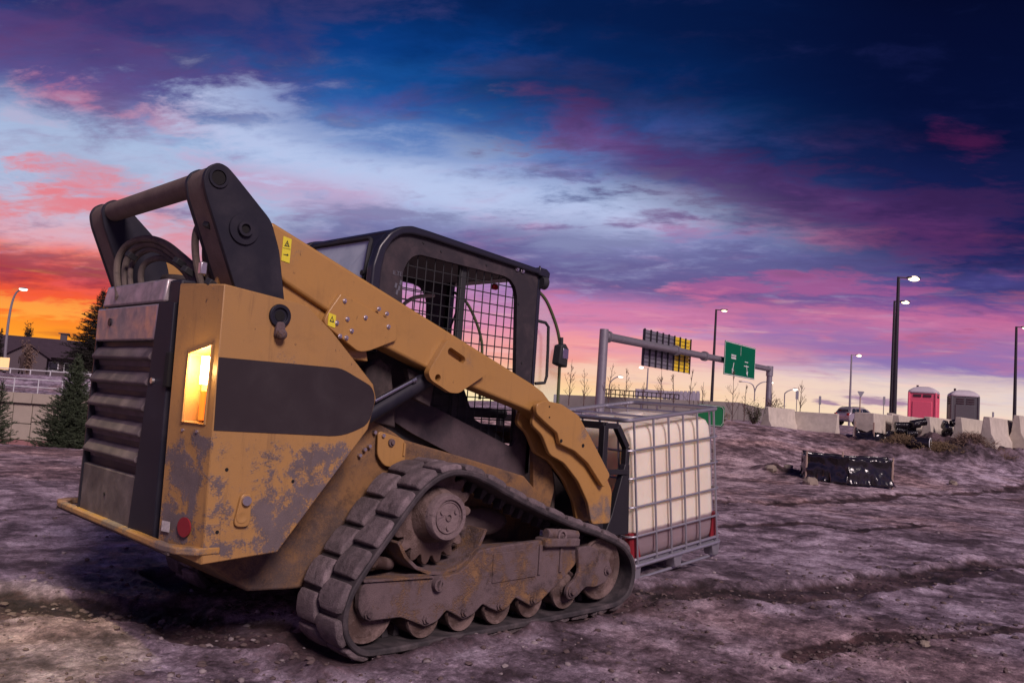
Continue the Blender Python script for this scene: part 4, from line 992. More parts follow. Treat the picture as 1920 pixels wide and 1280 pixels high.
RP = [([tuple(onz(px, py)[:2]) for px, py in p], w_, d_) for p, w_, d_ in RUTS]
def height(x, y, fine=True):
    X, Y = x-CAM[0], y-CAM[1]
    dep = X*FH[0]+Y*FH[1]; lat = X*RH[0]+Y*RH[1]; azm = np.degrees(np.arctan2(lat, dep)); d = np.hypot(X, Y)
    front = sst(dep, 4, 10)
    # right: bank up to the plateau with the barriers, slowly rising behind
    hr = sst(dep, 20, 28.0)*.93+sst(dep, 28, 38)*.2+sst(dep, 40, 80)*.55
    hr = hr+.28*np.exp(-((azm-15.5)/4.5)**2)*np.exp(-((dep-27)/4.5)**2)
    hill = sst(azm, -14, 0)*(1-sst(np.abs(azm), 60, 90))*(dep > 0)
    # left: falls away to the foot of the retaining wall, upper road beyond
    hl = -2.75*sst(dep, 12.6, 36)+2.75*sst(dep, 47.8, 48.6)+1.1*sst(dep, 48.6, 60)
    lf = (1-sst(azm, -20, -9))*(1-sst(np.abs(azm), 60, 90))*(dep > 0)
    z = hr*hill+hl*lf
    damp_shade = np.zeros_like(x)
    if fine:
        k = 1-sst(d, 30, 90)
        wx = x+.25*fbm(x, y, .8, 3, 5); wy = y+.25*fbm(x, y, .8, 3, 9)
        z = z+k*(.08*fbm(x, y, .35, 3, 1)+.030*fbm(wx, wy, 1.6, 4, 2)+.017*np.abs(fbm(wx, wy, 6.5, 4, 3, .6))+.009*fbm(x, y, 24, 3, 4))
        for P_, w_, dp in RP:
            q = seg_dist(wx, wy, P_)/w_; ed = q+1.1*fbm(x, y, 3.2, 4, 11)
            g = 1-sst(ed, .75, 1.35)
            tread = .5+.5*np.sin((x*.8+y*.6)*2*math.pi/.14)
            z = z-dp*g+dp*.45*np.exp(-((ed-1.55)/.3)**2)-g*.010*tread+g*.022*fbm(x, y, 9, 3, 21)
            damp_shade = np.maximum(damp_shade, g*(.75+.5*fbm(x, y, 5, 3, 23)))
        # flat bed under the machine
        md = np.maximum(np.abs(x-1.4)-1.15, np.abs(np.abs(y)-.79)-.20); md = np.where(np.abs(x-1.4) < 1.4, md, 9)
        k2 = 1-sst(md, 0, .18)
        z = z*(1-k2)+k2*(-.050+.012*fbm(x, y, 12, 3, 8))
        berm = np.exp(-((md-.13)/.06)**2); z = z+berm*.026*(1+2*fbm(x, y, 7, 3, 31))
        damp_shade = np.maximum(damp_shade, (1-sst(md, .05, .45))*.7)  # soil darkened beneath and beside the tracks
        shade = (1-sst(np.hypot((x-3.9)/1.6, (y+1.0)/.7), .6, 1.3))*.35  # shade beside the tank, painted into the soil colour
        damp_shade = np.maximum(damp_shade, shade)
        # spoil heaps
        for (px, py, dd, rad, hh) in ((1525, 900, 19.5, 1.5, .08), (1465, 893, 20, .8, .09), (1840, 842, 26, 2.0, .16), (1700, 835, 26, 3.0, .14), (1780, 838, 26, 2.0, .12)):
            c = at(px, py, dd); q = np.hypot(x-c.x, y-c.y)/rad
            z = z+hh*np.exp(-q*q*1.5)*(1+1.6*fbm(x, y, 2.5, 4, 41)); damp_shade = np.maximum(damp_shade, .7*np.exp(-q*q))
        c = at(1500, 812, 30); q = np.hypot((x-c.x)/5.0, (y-c.y)/3.0); damp_shade = np.maximum(damp_shade, .0*q)
    return z, damp_shade
def gz(x, y): 
    z, _ = height(np.array([float(x)]), np.array([float(y)]), True); return float(z[0])
ang = np.concatenate([np.linspace(-180, -48, 34)[:-1], np.linspace(-48, -37, 24)[:-1], np.linspace(-37, 37, 740)[:-1], np.linspace(37, 48, 24)[:-1], np.linspace(48, 180, 35)[:-1]])
rad = np.concatenate([[.05, .4, .8, 1.2], 1/np.linspace(1/1.6, 1/9, 420), np.geomspace(9.06, 70, 330), np.geomspace(74, 6500, 46)])
A_, Rd = np.meshgrid(np.radians(ang), rad)
GX = CAM[0]+Rd*(np.cos(A_)*FH[0]+np.sin(A_)*RH[0]); GY = CAM[1]+Rd*(np.cos(A_)*FH[1]+np.sin(A_)*RH[1])
GZ, GD = height(GX, GY)
nr, na = GX.shape
me = bpy.data.meshes.new('ground')
vs = np.stack([GX, GY, GZ], -1).reshape(-1, 3)
i = np.arange(nr-1)[:, None]*na; j = np.arange(na)[None, :]; j2 = (j+1) % na
fa = np.stack([i+j, i+j2, i+na+j2, i+na+j], -1).reshape(-1, 4)
me.vertices.add(len(vs)); me.vertices.foreach_set('co', vs.ravel().astype(np.float32))
me.loops.add(fa.size); me.loops.foreach_set('vertex_index', fa.ravel().astype(np.int32))
me.polygons.add(len(fa)); me.polygons.foreach_set('loop_start', (np.arange(len(fa))*4).astype(np.int32)); me.polygons.foreach_set('loop_total', np.full(len(fa), 4, np.int32))
me.update(calc_edges=True); me.shade_smooth()
at_ = me.attributes.new('damp_shade', 'FLOAT', 'POINT'); at_.data.foreach_set('value', GD.ravel().astype(np.float32))
m, nt, b = newmat('soil')
P = nt.new('ShaderNodeNewGeometry').outputs['Position']
dm = nt.new('ShaderNodeAttribute'); dm.attribute_name = 'damp_shade'; damp_shade_fac = dm.outputs['Fac']
big = nt.noise(P, .55, 6, .6, .1); md_ = nt.noise(P, 3.0, 12, .72, .0); fn = nt.noise(P, 19, 9, .78, .0); gr = nt.noise(P, 110, 5, .8)
c1 = nt.ramp(nt.m('ADD', nt.m('MULTIPLY', big, .35), nt.m('MULTIPLY', md_, .65)), [(.42, (.062, .040, .052)), (.47, (.155, .112, .145)), (.52, (.30, .226, .285)), (.585, (.56, .455, .56))])
c1 = nt.mix(nt.smooth(nt.noise(nt.vm('ADD', P, (5, 3, 0)), .22, 4, .6, .4), .5, .62), c1, nt.mix(1.0, c1, (.98, .86, .76), 'MULTIPLY'))
v = nt.m('MULTIPLY_ADD', nt.m('SUBTRACT', fn, .5), 2.8, 1.0); c1 = nt.mix(1.0, c1, nt.comb(v, v, v), 'MULTIPLY')
v = nt.m('MULTIPLY_ADD', nt.m('SUBTRACT', nt.noise(P, 44, 5, .7), .5), 1.8, 1.0); c1 = nt.mix(1.0, c1, nt.comb(v, v, v), 'MULTIPLY')
v = nt.m('MULTIPLY_ADD', nt.m('SUBTRACT', gr, .5), 1.9, 1.0); c1 = nt.mix(1.0, c1, nt.comb(v, v, v), 'MULTIPLY')
sp_ = nt.sep(P); dd_ = nt.vm('LENGTH', nt.vm('SUBTRACT', P, (12.0, 14.0, 0.0)))
c1 = nt.mix(nt.m('SUBTRACT', 1.0, nt.smooth(dd_, 3, 19)), c1, nt.mix(1.0, c1, (1.16, 1.04, .82), 'MULTIPLY'))
c1 = nt.mix(nt.smooth(nt.m('ADD', damp_shade_fac, nt.m('MULTIPLY', nt.m('SUBTRACT', fn, .5), .9)), .15, .75), c1, nt.mix(1.0, c1, (.22, .16, .15), 'MULTIPLY'))
nt.put(b.inputs['Base Color'], c1); nt.put(b.inputs['Roughness'], nt.m('MULTIPLY_ADD', fn, .5, .48)); b.inputs['Specular IOR Level'].default_value = .42
b1 = nt.new('ShaderNodeBump'); b1.inputs['Strength'].default_value = .8; b1.inputs['Distance'].default_value = .05; nt.put(b1.inputs['Height'], nt.m('ADD', nt.m('MULTIPLY', md_, 1.0), nt.m('MULTIPLY', fn, .55)))
b2 = nt.new('ShaderNodeBump'); b2.inputs['Strength'].default_value = .7; b2.inputs['Distance'].default_value = .008; nt.put(b2.inputs['Height'], gr); nt.l.new(b1.outputs[0], b2.inputs['Normal']); nt.l.new(b2.outputs[0], b.inputs['Normal'])
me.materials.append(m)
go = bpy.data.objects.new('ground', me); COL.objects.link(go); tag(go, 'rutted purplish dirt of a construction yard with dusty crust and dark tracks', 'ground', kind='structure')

# ---- loose clods and pebbles
def scatter(name, mat, n, dmin, dmax, smin, smax, label, amin=-34, amax=34, seed=1, flat=.6, nearrut=0.0):
    r = random.Random(seed); mb = MB()
    ico = [(0, 0, 1), (.894, 0, .447), (.276, .851, .447), (-.724, .526, .447), (-.724, -.526, .447), (.276, -.851, .447), (.724, .526, -.447), (-.276, .851, -.447), (-.894, 0, -.447), (-.276, -.851, -.447), (.724, -.526, -.447), (0, 0, -1)]
    icf = [(0, 1, 2), (0, 2, 3), (0, 3, 4), (0, 4, 5), (0, 5, 1), (1, 6, 2), (2, 7, 3), (3, 8, 4), (4, 9, 5), (5, 10, 1), (6, 7, 2), (7, 8, 3), (8, 9, 4), (9, 10, 5), (10, 6, 1), (11, 7, 6), (11, 8, 7), (11, 9, 8), (11, 10, 9), (11, 6, 10)]
    pos = []
    for _ in range(n):
        if nearrut and r.random() < nearrut:
            P_, w_, _d = RP[r.choice([0, 0, 1, 2, 4])]; k = r.randrange(len(P_)-1); t_ = r.random(); q = w_*r.gauss(0, 1.1)
            a, b_2 = P_[k], P_[k+1]; x = a[0]+(b_2[0]-a[0])*t_; y = a[1]+(b_2[1]-a[1])*t_; l = math.hypot(b_2[0]-a[0], b_2[1]-a[1])+1e-6
            x += -(b_2[1]-a[1])/l*q; y += (b_2[0]-a[0])/l*q
        else:
            u = r.random(); d = 1/((1/dmin)*(1-u)+(1/dmax)*u); a = math.radians(r.uniform(amin, amax))
            x = CAM[0]+d*(math.cos(a)*FH[0]+math.sin(a)*RH[0]); y = CAM[1]+d*(math.cos(a)*FH[1]+math.sin(a)*RH[1])
        pos.append((x, y))
    zz, _d = height(np.array([p[0] for p in pos]), np.array([p[1] for p in pos]))
    for (x, y), z in zip(pos, zz):
        s_ = smin*(smax/smin)**(r.random()**2.2); rot = Euler((r.random()*6, r.random()*6, r.random()*6)).to_matrix()
        sc = Vector((s_*r.uniform(.7, 1.3), s_*r.uniform(.7, 1.3), s_*flat)); rz = Euler((0, 0, r.random()*6)).to_matrix()
        mb.add([tuple(Vector((x, y, z+s_*flat*.3))+rz @ Vector([c*q_ for c, q_ in zip(rot @ Vector(p), sc)])*(1+r.uniform(-.15, .15))) for p in ico], icf)
    o = mb.build(name, mat, ang=0 if flat > .65 else 50); return tag(o, label, 'stones' if 'pebble' in name else 'clods', kind='stuff')
scatter('loose_clods', 'clod', 6500, 2.4, 26, .003, .022, 'loose dark soil clods strewn over the dirt and along the ruts', nearrut=.35)
scatter('loose_pebbles', 'pebble', 1500, 2.4, 20, .004, .022, 'small pale pebbles lying on the dirt', seed=7)

# ================================================================ BACKGROUND
UP = Vector((0, 0, 1)); FV = Vector(FH.tolist()); RV = Vector(RH.tolist())
def yaw_of(v): return math.atan2(v.y, v.x)
def tbox(name, mat, parent, c, d, rz=0, bevel=0, **k):
    return MB().box(c, d, (0, 0, rz)).build(name, mat, parent, bevel, local=False)

# ---- street lamps
def street_lamp(pb, pt, d, r, label, zbase=None, head=1.0, heads=1, side=1, mat='pole_dark', hot='lamp_hot', group=None):
    B, T = at(*pb, d), at(*pt, d)
    if zbase is not None: B.z = zbase
    h = T.z-B.z
    t_ = thing('street_lamp', label, 'street lamp', B, (0, 0, yaw_of(RV)), group)
    MB().cyl((0, 0, 0), (0, 0, h), r*1.15, r*.7, 12).build('pole', mat, t_, local=False)
    MB().box((0, 0, .03), (r*4, r*4, .06)).build('base_plate', mat, t_, .01, local=False)
    for k in range(heads):
        sg = side if k == 0 else -side
        MB().box((sg*head*.28, 0, h-.03), (head*.56, .08, .07)).build('arm', mat, t_, local=False)
        hd = MB().box((sg*head*.75, 0, h), (head*.62, .34, .12)).build('lamp_head', mat, t_, .03, local=False)
        MB().ball((sg*head*.78, 0, h-.05), .20*head, 8, (1.4, .9, .62)).build('lens', hot, hd, local=False)
    return t_
street_lamp((1676, 782), (1682, 515), 52, .135, 'tallest dark lot lamp, nearer one of the close pair left of the pink toilet', 1.0, 1.25, group='dark lot lamps')
street_lamp((1670, 782), (1674, 561), 65, .12, 'shorter dark lot lamp just behind the taller one of the close pair', 1.0, 1.1, group='dark lot lamps')
street_lamp((1902, 782), (1902, 610), 76, .15, 'dark lot lamp at the right edge of the yard, beyond the grey toilet', 1.2, 1.1, group='dark lot lamps')
street_lamp((1593, 768), (1597, 664), 100, .13, 'small lot lamp standing behind the parked car', 1.2, 1.15, mat='pole_grey', group='dark lot lamps')
street_lamp((1334, 756), (1341, 578), 75, .13, 'slim dark lamp pole crossing the gantry beam beside the green sign', 1.0, .95, group='dark lot lamps')
street_lamp((1212, 745), (1213, 689), 190, .2, 'tiny distant lamp above the wall left of the first gantry sign', 1.2, 2.0, side=-1, mat='pole_grey', hot='lamp_cool')
def curved_lamp(pb, d, pts, r, label, lit=True, hs=.3, zb=None, both=False, arms=None):
    B = at(*pb, d)
    if zb is not None: B.z = zb
    t_ = thing('street_lamp', label, 'street lamp', B, (0, 0, 0), 'curved arm street lamps')
    for k, pl in enumerate(arms or [pts]):
        W_ = [at(*p, d) for p in pl]
        base = [Vector((0, 0, 0))] if k == 0 else []
        MB().tube(base+[p-B for p in W_], r, 8, sub=3).build('pole' if k == 0 else 'arm', 'pole_grey', t_, local=False)
        e = W_[-1]-B
        hd = MB().ball(e, hs*.6, 6, (1.6, 1.2, .5)).build('lamp_head', 'pole_grey', t_, local=False)
        if lit: MB().ball((e.x, e.y, e.z-.12*hs), hs*.62, 6, (1.5, 1.1, .7)).build('lens', 'lamp_cool', hd, local=False)
curved_lamp((8, 698), 70, [(10, 660), (15, 610), (22, 570), (31, 548), (44, 541)], [.13, .06], 'curved street lamp beyond the guard rail at the left edge', hs=.36)
curved_lamp((1414, 752), 150, None, .10, 'unlit double-armed street lamp between the gantry posts', lit=False, hs=.4, arms=[[(1415, 735), (1412, 722), (1402, 716), (1388, 715)], [(1415, 735), (1419, 724), (1428, 717), (1440, 715)]])
curved_lamp((1471, 765), 130, [(1471, 745), (1473, 736), (1482, 731), (1491, 729)], .09, 'small curved street lamp just right of the gantry post', hs=.5, zb=1.0)
curved_lamp((1141, 758), 150, [(1142, 730), (1145, 716), (1154, 708), (1164, 705)], .10, 'small curved street lamp right of the left gantry post', hs=.55, zb=.9)
curved_lamp((1447, 762), 180, [(1446, 740), (1446, 716)], .10, 'distant lamp peeping out behind the right gantry post', hs=.6, zb=.9)

# ---- sign gantry over the road
GB, GT = at(1121, 772, 50), at(1134, 618, 50); G2 = at(1443, 690, 72.7)
zT = GT.z
gB = Vector((GB.x, GB.y, .6))
gt = thing('sign_gantry', 'steel sign gantry bridging the road behind the tank with two posts and one tube beam', 'gantry', gB)
rel = lambda p: Vector(p)-gB
post1 = Vector((at(1128, 700, 50).x, at(1128, 700, 50).y, .4))
MB().cyl(rel(post1), rel((post1.x, post1.y, zT+.05)), .30, .27, 20).build('post', 'gantry_steel', gt, local=False)
p2 = Vector((at(1442, 720, 72.7).x, at(1442, 720, 72.7).y, .4))
MB().cyl(rel(p2), rel((p2.x, p2.y, zT-.55)), .26, .24, 18).build('post', 'gantry_steel', gt, local=False)
b0 = Vector((post1.x, post1.y, zT-.36)); b1_ = Vector((p2.x, p2.y, zT-.15))
MB().cyl(rel(b0), rel(b1_), .255, .22, 20).build('beam', 'gantry_steel', gt, local=False)
MB().cyl(rel((p2.x, p2.y, zT-.75)), rel((p2.x, p2.y, zT+.12)), .30, .30, 18).build('elbow', 'gantry_steel', gt, local=False)
bd = (b1_-b0).normalized()
for f in (.345, .515, .70):
    c = b0.lerp(b1_, f); MB().cyl(rel(c-bd*.14), rel(c+bd*.14), .36, n=20).build('flange', 'gantry_steel', gt, local=False)
c = b0+bd*.45; MB().cyl(rel(c-bd*.1), rel(c+bd*.1), .36, n=20).build('flange', 'gantry_steel', gt, local=False)
nrmb = Vector((-bd.y, bd.x, 0)); nrmb = nrmb if nrmb.dot(FV) > 0 else -nrmb       # away from the camera
def beam_at(px):
    """distance along the beam seen at image column px"""
    best = min(((abs((PCX+FPX*(lambda c_: c_[0]/c_[2])(RM @ (np.array(b0.lerp(b1_, f/400))-CAM)))-px), f/400) for f in range(401)))
    return b0.lerp(b1_, best[1])
sA, sB = beam_at(1219), beam_at(1305); wA = (sB-sA).length
mid_ = (sA+sB)/2+nrmb*.52
def frame_M(c, ux):   # x along ux, y = outward normal, z up
    return Matrix.Translation(c) @ Matrix((( ux.x, -ux.y, 0), (ux.y, ux.x, 0), (0, 0, 1))).to_4x4()
bdh = Vector((bd.x, bd.y, 0)).normalized()
sg = thing('highway_sign', 'back of a highway sign on the gantry, ribbed panels painted gold as if lamplit at its right end', 'sign', mid_+Vector((0, 0, -.15)), (0, 0, yaw_of(bdh)))
hh = 2.45
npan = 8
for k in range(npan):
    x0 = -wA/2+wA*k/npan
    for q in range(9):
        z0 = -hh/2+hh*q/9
        MB().box((x0+wA/npan/2, 0, z0+hh/18), (wA/npan-.03, .05, hh/9-.05)).build('panel', 'sign_back' if k < 5 else 'sign_back_lit', sg, local=False)
    MB().box((x0+.02, -.07, 0), (.10, .09, hh+.05)).build('rib', 'pole_dark', sg, local=False)
MB().box((wA/2, -.07, 0), (.08, .09, hh+.1)).build('rib', 'pole_dark', sg, local=False)
MB().box((0, .05, 0), (wA, .03, hh-.02)).build('backing', 'sign_back', sg, local=False)
# green sign, facing the camera
gA, gC = beam_at(1346), beam_at(1404); wG = (gC-gA).length
mg = (gA+gC)/2-nrmb*.50
gs = thing('highway_sign', 'green highway direction sign facing the yard on the right half of the gantry', 'sign', mg+Vector((0, 0, .12)), (0, 0, yaw_of(bdh)))
hg = 2.6
MB().box((0, 0, 0), (wG, .05, hg)).build('board', 'sign_green', gs, .02, local=False)
FM = lambda x, z, rz=0: Matrix.Translation((x, -.031, z)) @ Matrix.Rotation(R2(90), 4, 'X') @ Matrix.Rotation(rz, 4, 'Z')
def sgn(txt, x, z, size, mat='sign_white'):
    textobj(txt, size, mat, gs, FM(x, z), ext=.004).data.transform(base_matrix(gs))
for x in (-wG/2+.06, wG/2-.06): MB().box((x, -.03, 0), (.05, .01, hg-.12)).build('border', 'sign_white', gs, local=False)
for z in (-hg/2+.06, hg/2-.06): MB().box((0, -.03, z), (wG-.12, .01, .05)).build('border', 'sign_white', gs, local=False)
MB().box((-wG*.22, -.03, .18), (.95, .012, .34)).build('panel', 'sign_white', gs, .01, local=False)
o = textobj('NORTH', .27, 'ink', gs, FM(-wG*.22, .18) @ Matrix.Translation((0, 0, .008)), ext=.004); o.data.transform(base_matrix(gs))
for x, rz in ((-wG*.22, .3), (wG*.22, -.3)):
    a = MB(); a.box((0, 0, 0), (.09, .012, .6)); a.add([(-.2, -.006, -.25), (.2, -.006, -.25), (0, -.006, -.62), (-.2, .006, -.25), (.2, .006, -.25), (0, .006, -.62)], [(0, 1, 2), (3, 4, 5), (0, 1, 4, 3), (1, 2, 5, 4), (2, 0, 3, 5)])
    a.v = [tuple(Matrix.Translation((x, -.034, -.55)) @ Matrix.Rotation(rz, 4, 'Y') @ Vector(v)) for v in a.v]; a.build('arrow', 'sign_white', gs, local=False)
MB().box((0, -.032, .75), (.035, .01, .7)).build('divider', 'sign_white', gs, local=False)
for z, w2 in ((-.02, 1.2), (-.35, 1.6)): MB().box((wG*.20, -.032, z), (w2*.6, .01, .07)).build('line_mark', 'sign_white', gs, local=False)
# far second gantry
def pxbox(name, mat, parent_thing, px0, py0, px1, py1, d, th=.3, bevel=0):
    a, b_2 = at(px0, py1, d), at(px1, py0, d)
    lp = parent_thing.location
    c = (a+b_2)/2; wd = (Vector((b_2.x-a.x, b_2.y-a.y, 0))).length; hgt = abs(b_2.z-a.z)
    return MB().box(tuple(c-lp), (wd, th, hgt), (0, 0, yaw_of(RV))).build(name, mat, parent_thing, bevel, local=False)
fg = thing('sign_gantry', 'low distant gantry with pale sign boards seen over the wall', 'gantry', at(1196, 765, 120))
pxbox('post', 'parapet', fg, 1191, 736, 1197, 768, 120, .8)
pxbox('beam', 'parapet', fg, 1191, 737, 1312, 743, 120, .6)
for k in range(9): pxbox('panel', 'parapet', fg, 1243+k*7.7, 733, 1250+k*7.7, 755, 118, .2)

# ---- concrete wall behind the tank with rail
def wallseg(name, label, cat, P_, d0, d1, zlow, th, mat, cap=None, group=None):
    """wall from pixel column pair with given top edge, straight in plan"""
    (xa, ya), (xb, yb) = P_
    A1, B1 = at(xa, ya, d0), at(xb, yb, d1)
    t_ = thing(name, label, cat, (A1.x, A1.y, zlow), (0, 0, yaw_of(Vector((B1.x-A1.x, B1.y-A1.y, 0)))), group)
    L = Vector((B1.x-A1.x, B1.y-A1.y, 0)).length
    n = max(1, int(L/3.0))
    for k in range(n):
        xa_, xb_ = L*k/n, L*(k+1)/n-.03
        za, zb_ = A1.z+(B1.z-A1.z)*k/n-zlow, A1.z+(B1.z-A1.z)*(k+1)/n-zlow
        MB().add([(xa_, 0, 0), (xb_, 0, 0), (xb_, 0, zb_), (xa_, 0, za), (xa_, th, 0), (xb_, th, 0), (xb_, th, zb_), (xa_, th, za)], [(0, 1, 2, 3), (7, 6, 5, 4), (0, 4, 5, 1), (3, 2, 6, 7), (0, 3, 7, 4), (1, 5, 6, 2)]).build('panel', mat, t_, .01, local=False)
    return t_, L, A1, B1
w1_, L1, A1, B1 = wallseg('concrete_wall', 'long dull concrete wall behind the tank below the gantry', 'wall', ((1040, 739), (1385, 754)), 58, 60, 0.2, .3, 'concrete_dark')
wallseg('concrete_wall', 'concrete wall descending to the right behind the first barriers', 'wall', ((1385, 754), (1490, 780)), 60.5, 66, .4, .3, 'concrete_dark')
for k in range(18):
    x = L1*(.25+.42*k/17); MB().cyl((x, .15, 1.4), (x, .15, 2.75), .035, n=6).build('rail_post', 'pole_dark', w1_, local=False)
for z in (2.72, 2.40): MB().cyl((L1*.25, .15, z), (L1*.67, .15, z), .035, n=6).build('rail', 'pole_dark', w1_, local=False)

# ---- concrete barriers
JP = [(-.26, -.2), (-.26, .07), (-.15, .28), (-.09, .80), (.09, .80), (.15, .28), (.26, .07), (.26, -.2)]
def barrier(c, rz, L, label, h=.82, mat='concrete', prof=JP):
    t_ = [(a*1.0, z*h/.8) for a, z in prof]
    mb = MB(); mb.prism(t_, -L/2, L/2)
    o = mb.build('concrete_barrier', mat, None, .02)
    o.location = c; o.rotation_euler = (0, 0, rz-math.pi/2)
    return tag(o, label, 'barrier', 'concrete barriers around the yard')
def bar_px(xa, xb, ybase_a, da, db, label, h=.82, lift=0, **k):
    A2, B2 = at(xa, 785, da), at(xb, 785, db); v = Vector((B2.x-A2.x, B2.y-A2.y, 0)); c = (A2+B2)/2
    c.z = at(xa, ybase_a, da).z+lift
    return barrier(c, yaw_of(v), v.length, label, h, **k)
bar_px(1436, 1486, 800, 33, 34.5, 'first concrete barrier on the mound, its dark end beside the shrub', .80)
bar_px(1488, 1572, 806, 34.6, 33.5, 'long concrete barrier on the mound just left of the parked car', .78)
bar_px(1620, 1662, 824, 26.5, 28.5, 'square-ended concrete block with its end in shade behind the black tarp', .86, prof=[(-.34, 0), (-.30, .80), (.30, .80), (.34, 0)])
bar_px(1668, 1690, 818, 29, 32, 'short concrete barrier partly hidden behind the block with the shaded end', .82)
bar_px(1680, 1742, 822, 27, 29.5, 'concrete barrier with black corrugated pipe heaped in front', .76)
bar_px(1738, 1800, 826, 27.0, 30, 'concrete barrier below the gap between the two toilets', .78)
bar_px(1797, 1850, 828, 26.5, 29.5, 'concrete barrier half hidden by the heap of dry brush', .78)
bar_px(1850, 1903, 830, 25.5, 28.5, 'concrete barrier right of the brush heap, bright face and splayed foot', .80)
bar_px(1906, 1950, 828, 27, 29, 'concrete barrier cut by the right edge of the picture', .86)

# ---- portable toilets
def toilet(px, d, zb, rz, body, roofm, label):
    c = at(px, 785, d)
    t_ = thing('portable_toilet', label, 'portable toilet', (c.x, c.y, zb), (0, 0, rz), 'portable toilets')
    w_, h_ = 1.10, 1.98
    MB().box((0, 0, .08), (w_+.06, w_+.06, .16)).build('base', 'toilet_dark', t_, .02, local=False)
    bo = MB().box((0, 0, .14+h_/2), (w_, w_, h_)).build('body', body, t_, .03, local=False)
    for sx in (-1, 1):
        for sy in (-1, 1): MB().box((sx*w_/2*.97, sy*w_/2*.97, .14+h_/2), (.09, .09, h_)).build('corner_post', body, t_, .02, local=False)
    for k in range(4):
        R_ = Matrix.Rotation(k*math.pi/2, 4, 'Z')
        def P3(c_, s_, name, mat, bev=.01, par=bo):
            m_ = MB().box(c_, s_); m_.v = [tuple(R_ @ Vector(v)) for v in m_.v]; m_.build(name, mat, par, bev, local=False)
        if k == 1:
            P3((w_/2+.02, 0, 1.08), (.03, .62, 1.75), 'door', body, .02); P3((w_/2+.04, .22, 1.1), (.02, .05, .12), 'door_handle', 'toilet_dark')
        P3((w_/2+.012, 0, .55), (.025, .78, .55), 'side_panel', body, .02)
        P3((w_/2+.012, 0, 1.35), (.025, .78, .75), 'side_panel', body, .02)
        for q in range(3 if body == 'toilet_grey' else 1):
            for u in (-.2, .2): P3((w_/2+.01, u, 1.98-q*.10), (.03, .32, .05 if body == 'toilet_grey' else .11), 'vent', 'toilet_dark')
    rr = []
    for z, s_ in ((2.10, 1.06), (2.15, 1.08), (2.22, 1.02), (2.34, .72), (2.40, .40)):
        rr.append([(x*s_, y*s_, z) for x, y in rounded([(-w_/2, -w_/2), (w_/2, -w_/2), (w_/2, w_/2), (-w_/2, w_/2)], .16, 3)])
    ro = MB().loft(rr).build('roof', roofm, t_, local=False)
    MB().cyl((-.30, .30, 2.2), (-.30, .30, 2.48), .05, n=10).build('vent_pipe', 'toilet_dark', ro, local=False)
toilet(1731, 37, .98, yaw_of(RV)+R2(-33), 'toilet_pink', 'toilet_roof', 'pink portable toilet with a pale domed roof behind the barriers')
toilet(1805, 37.5, .98, yaw_of(RV)+R2(-20), 'toilet_grey', 'toilet_roof', 'dark grey portable toilet with louvred sides behind the barriers')

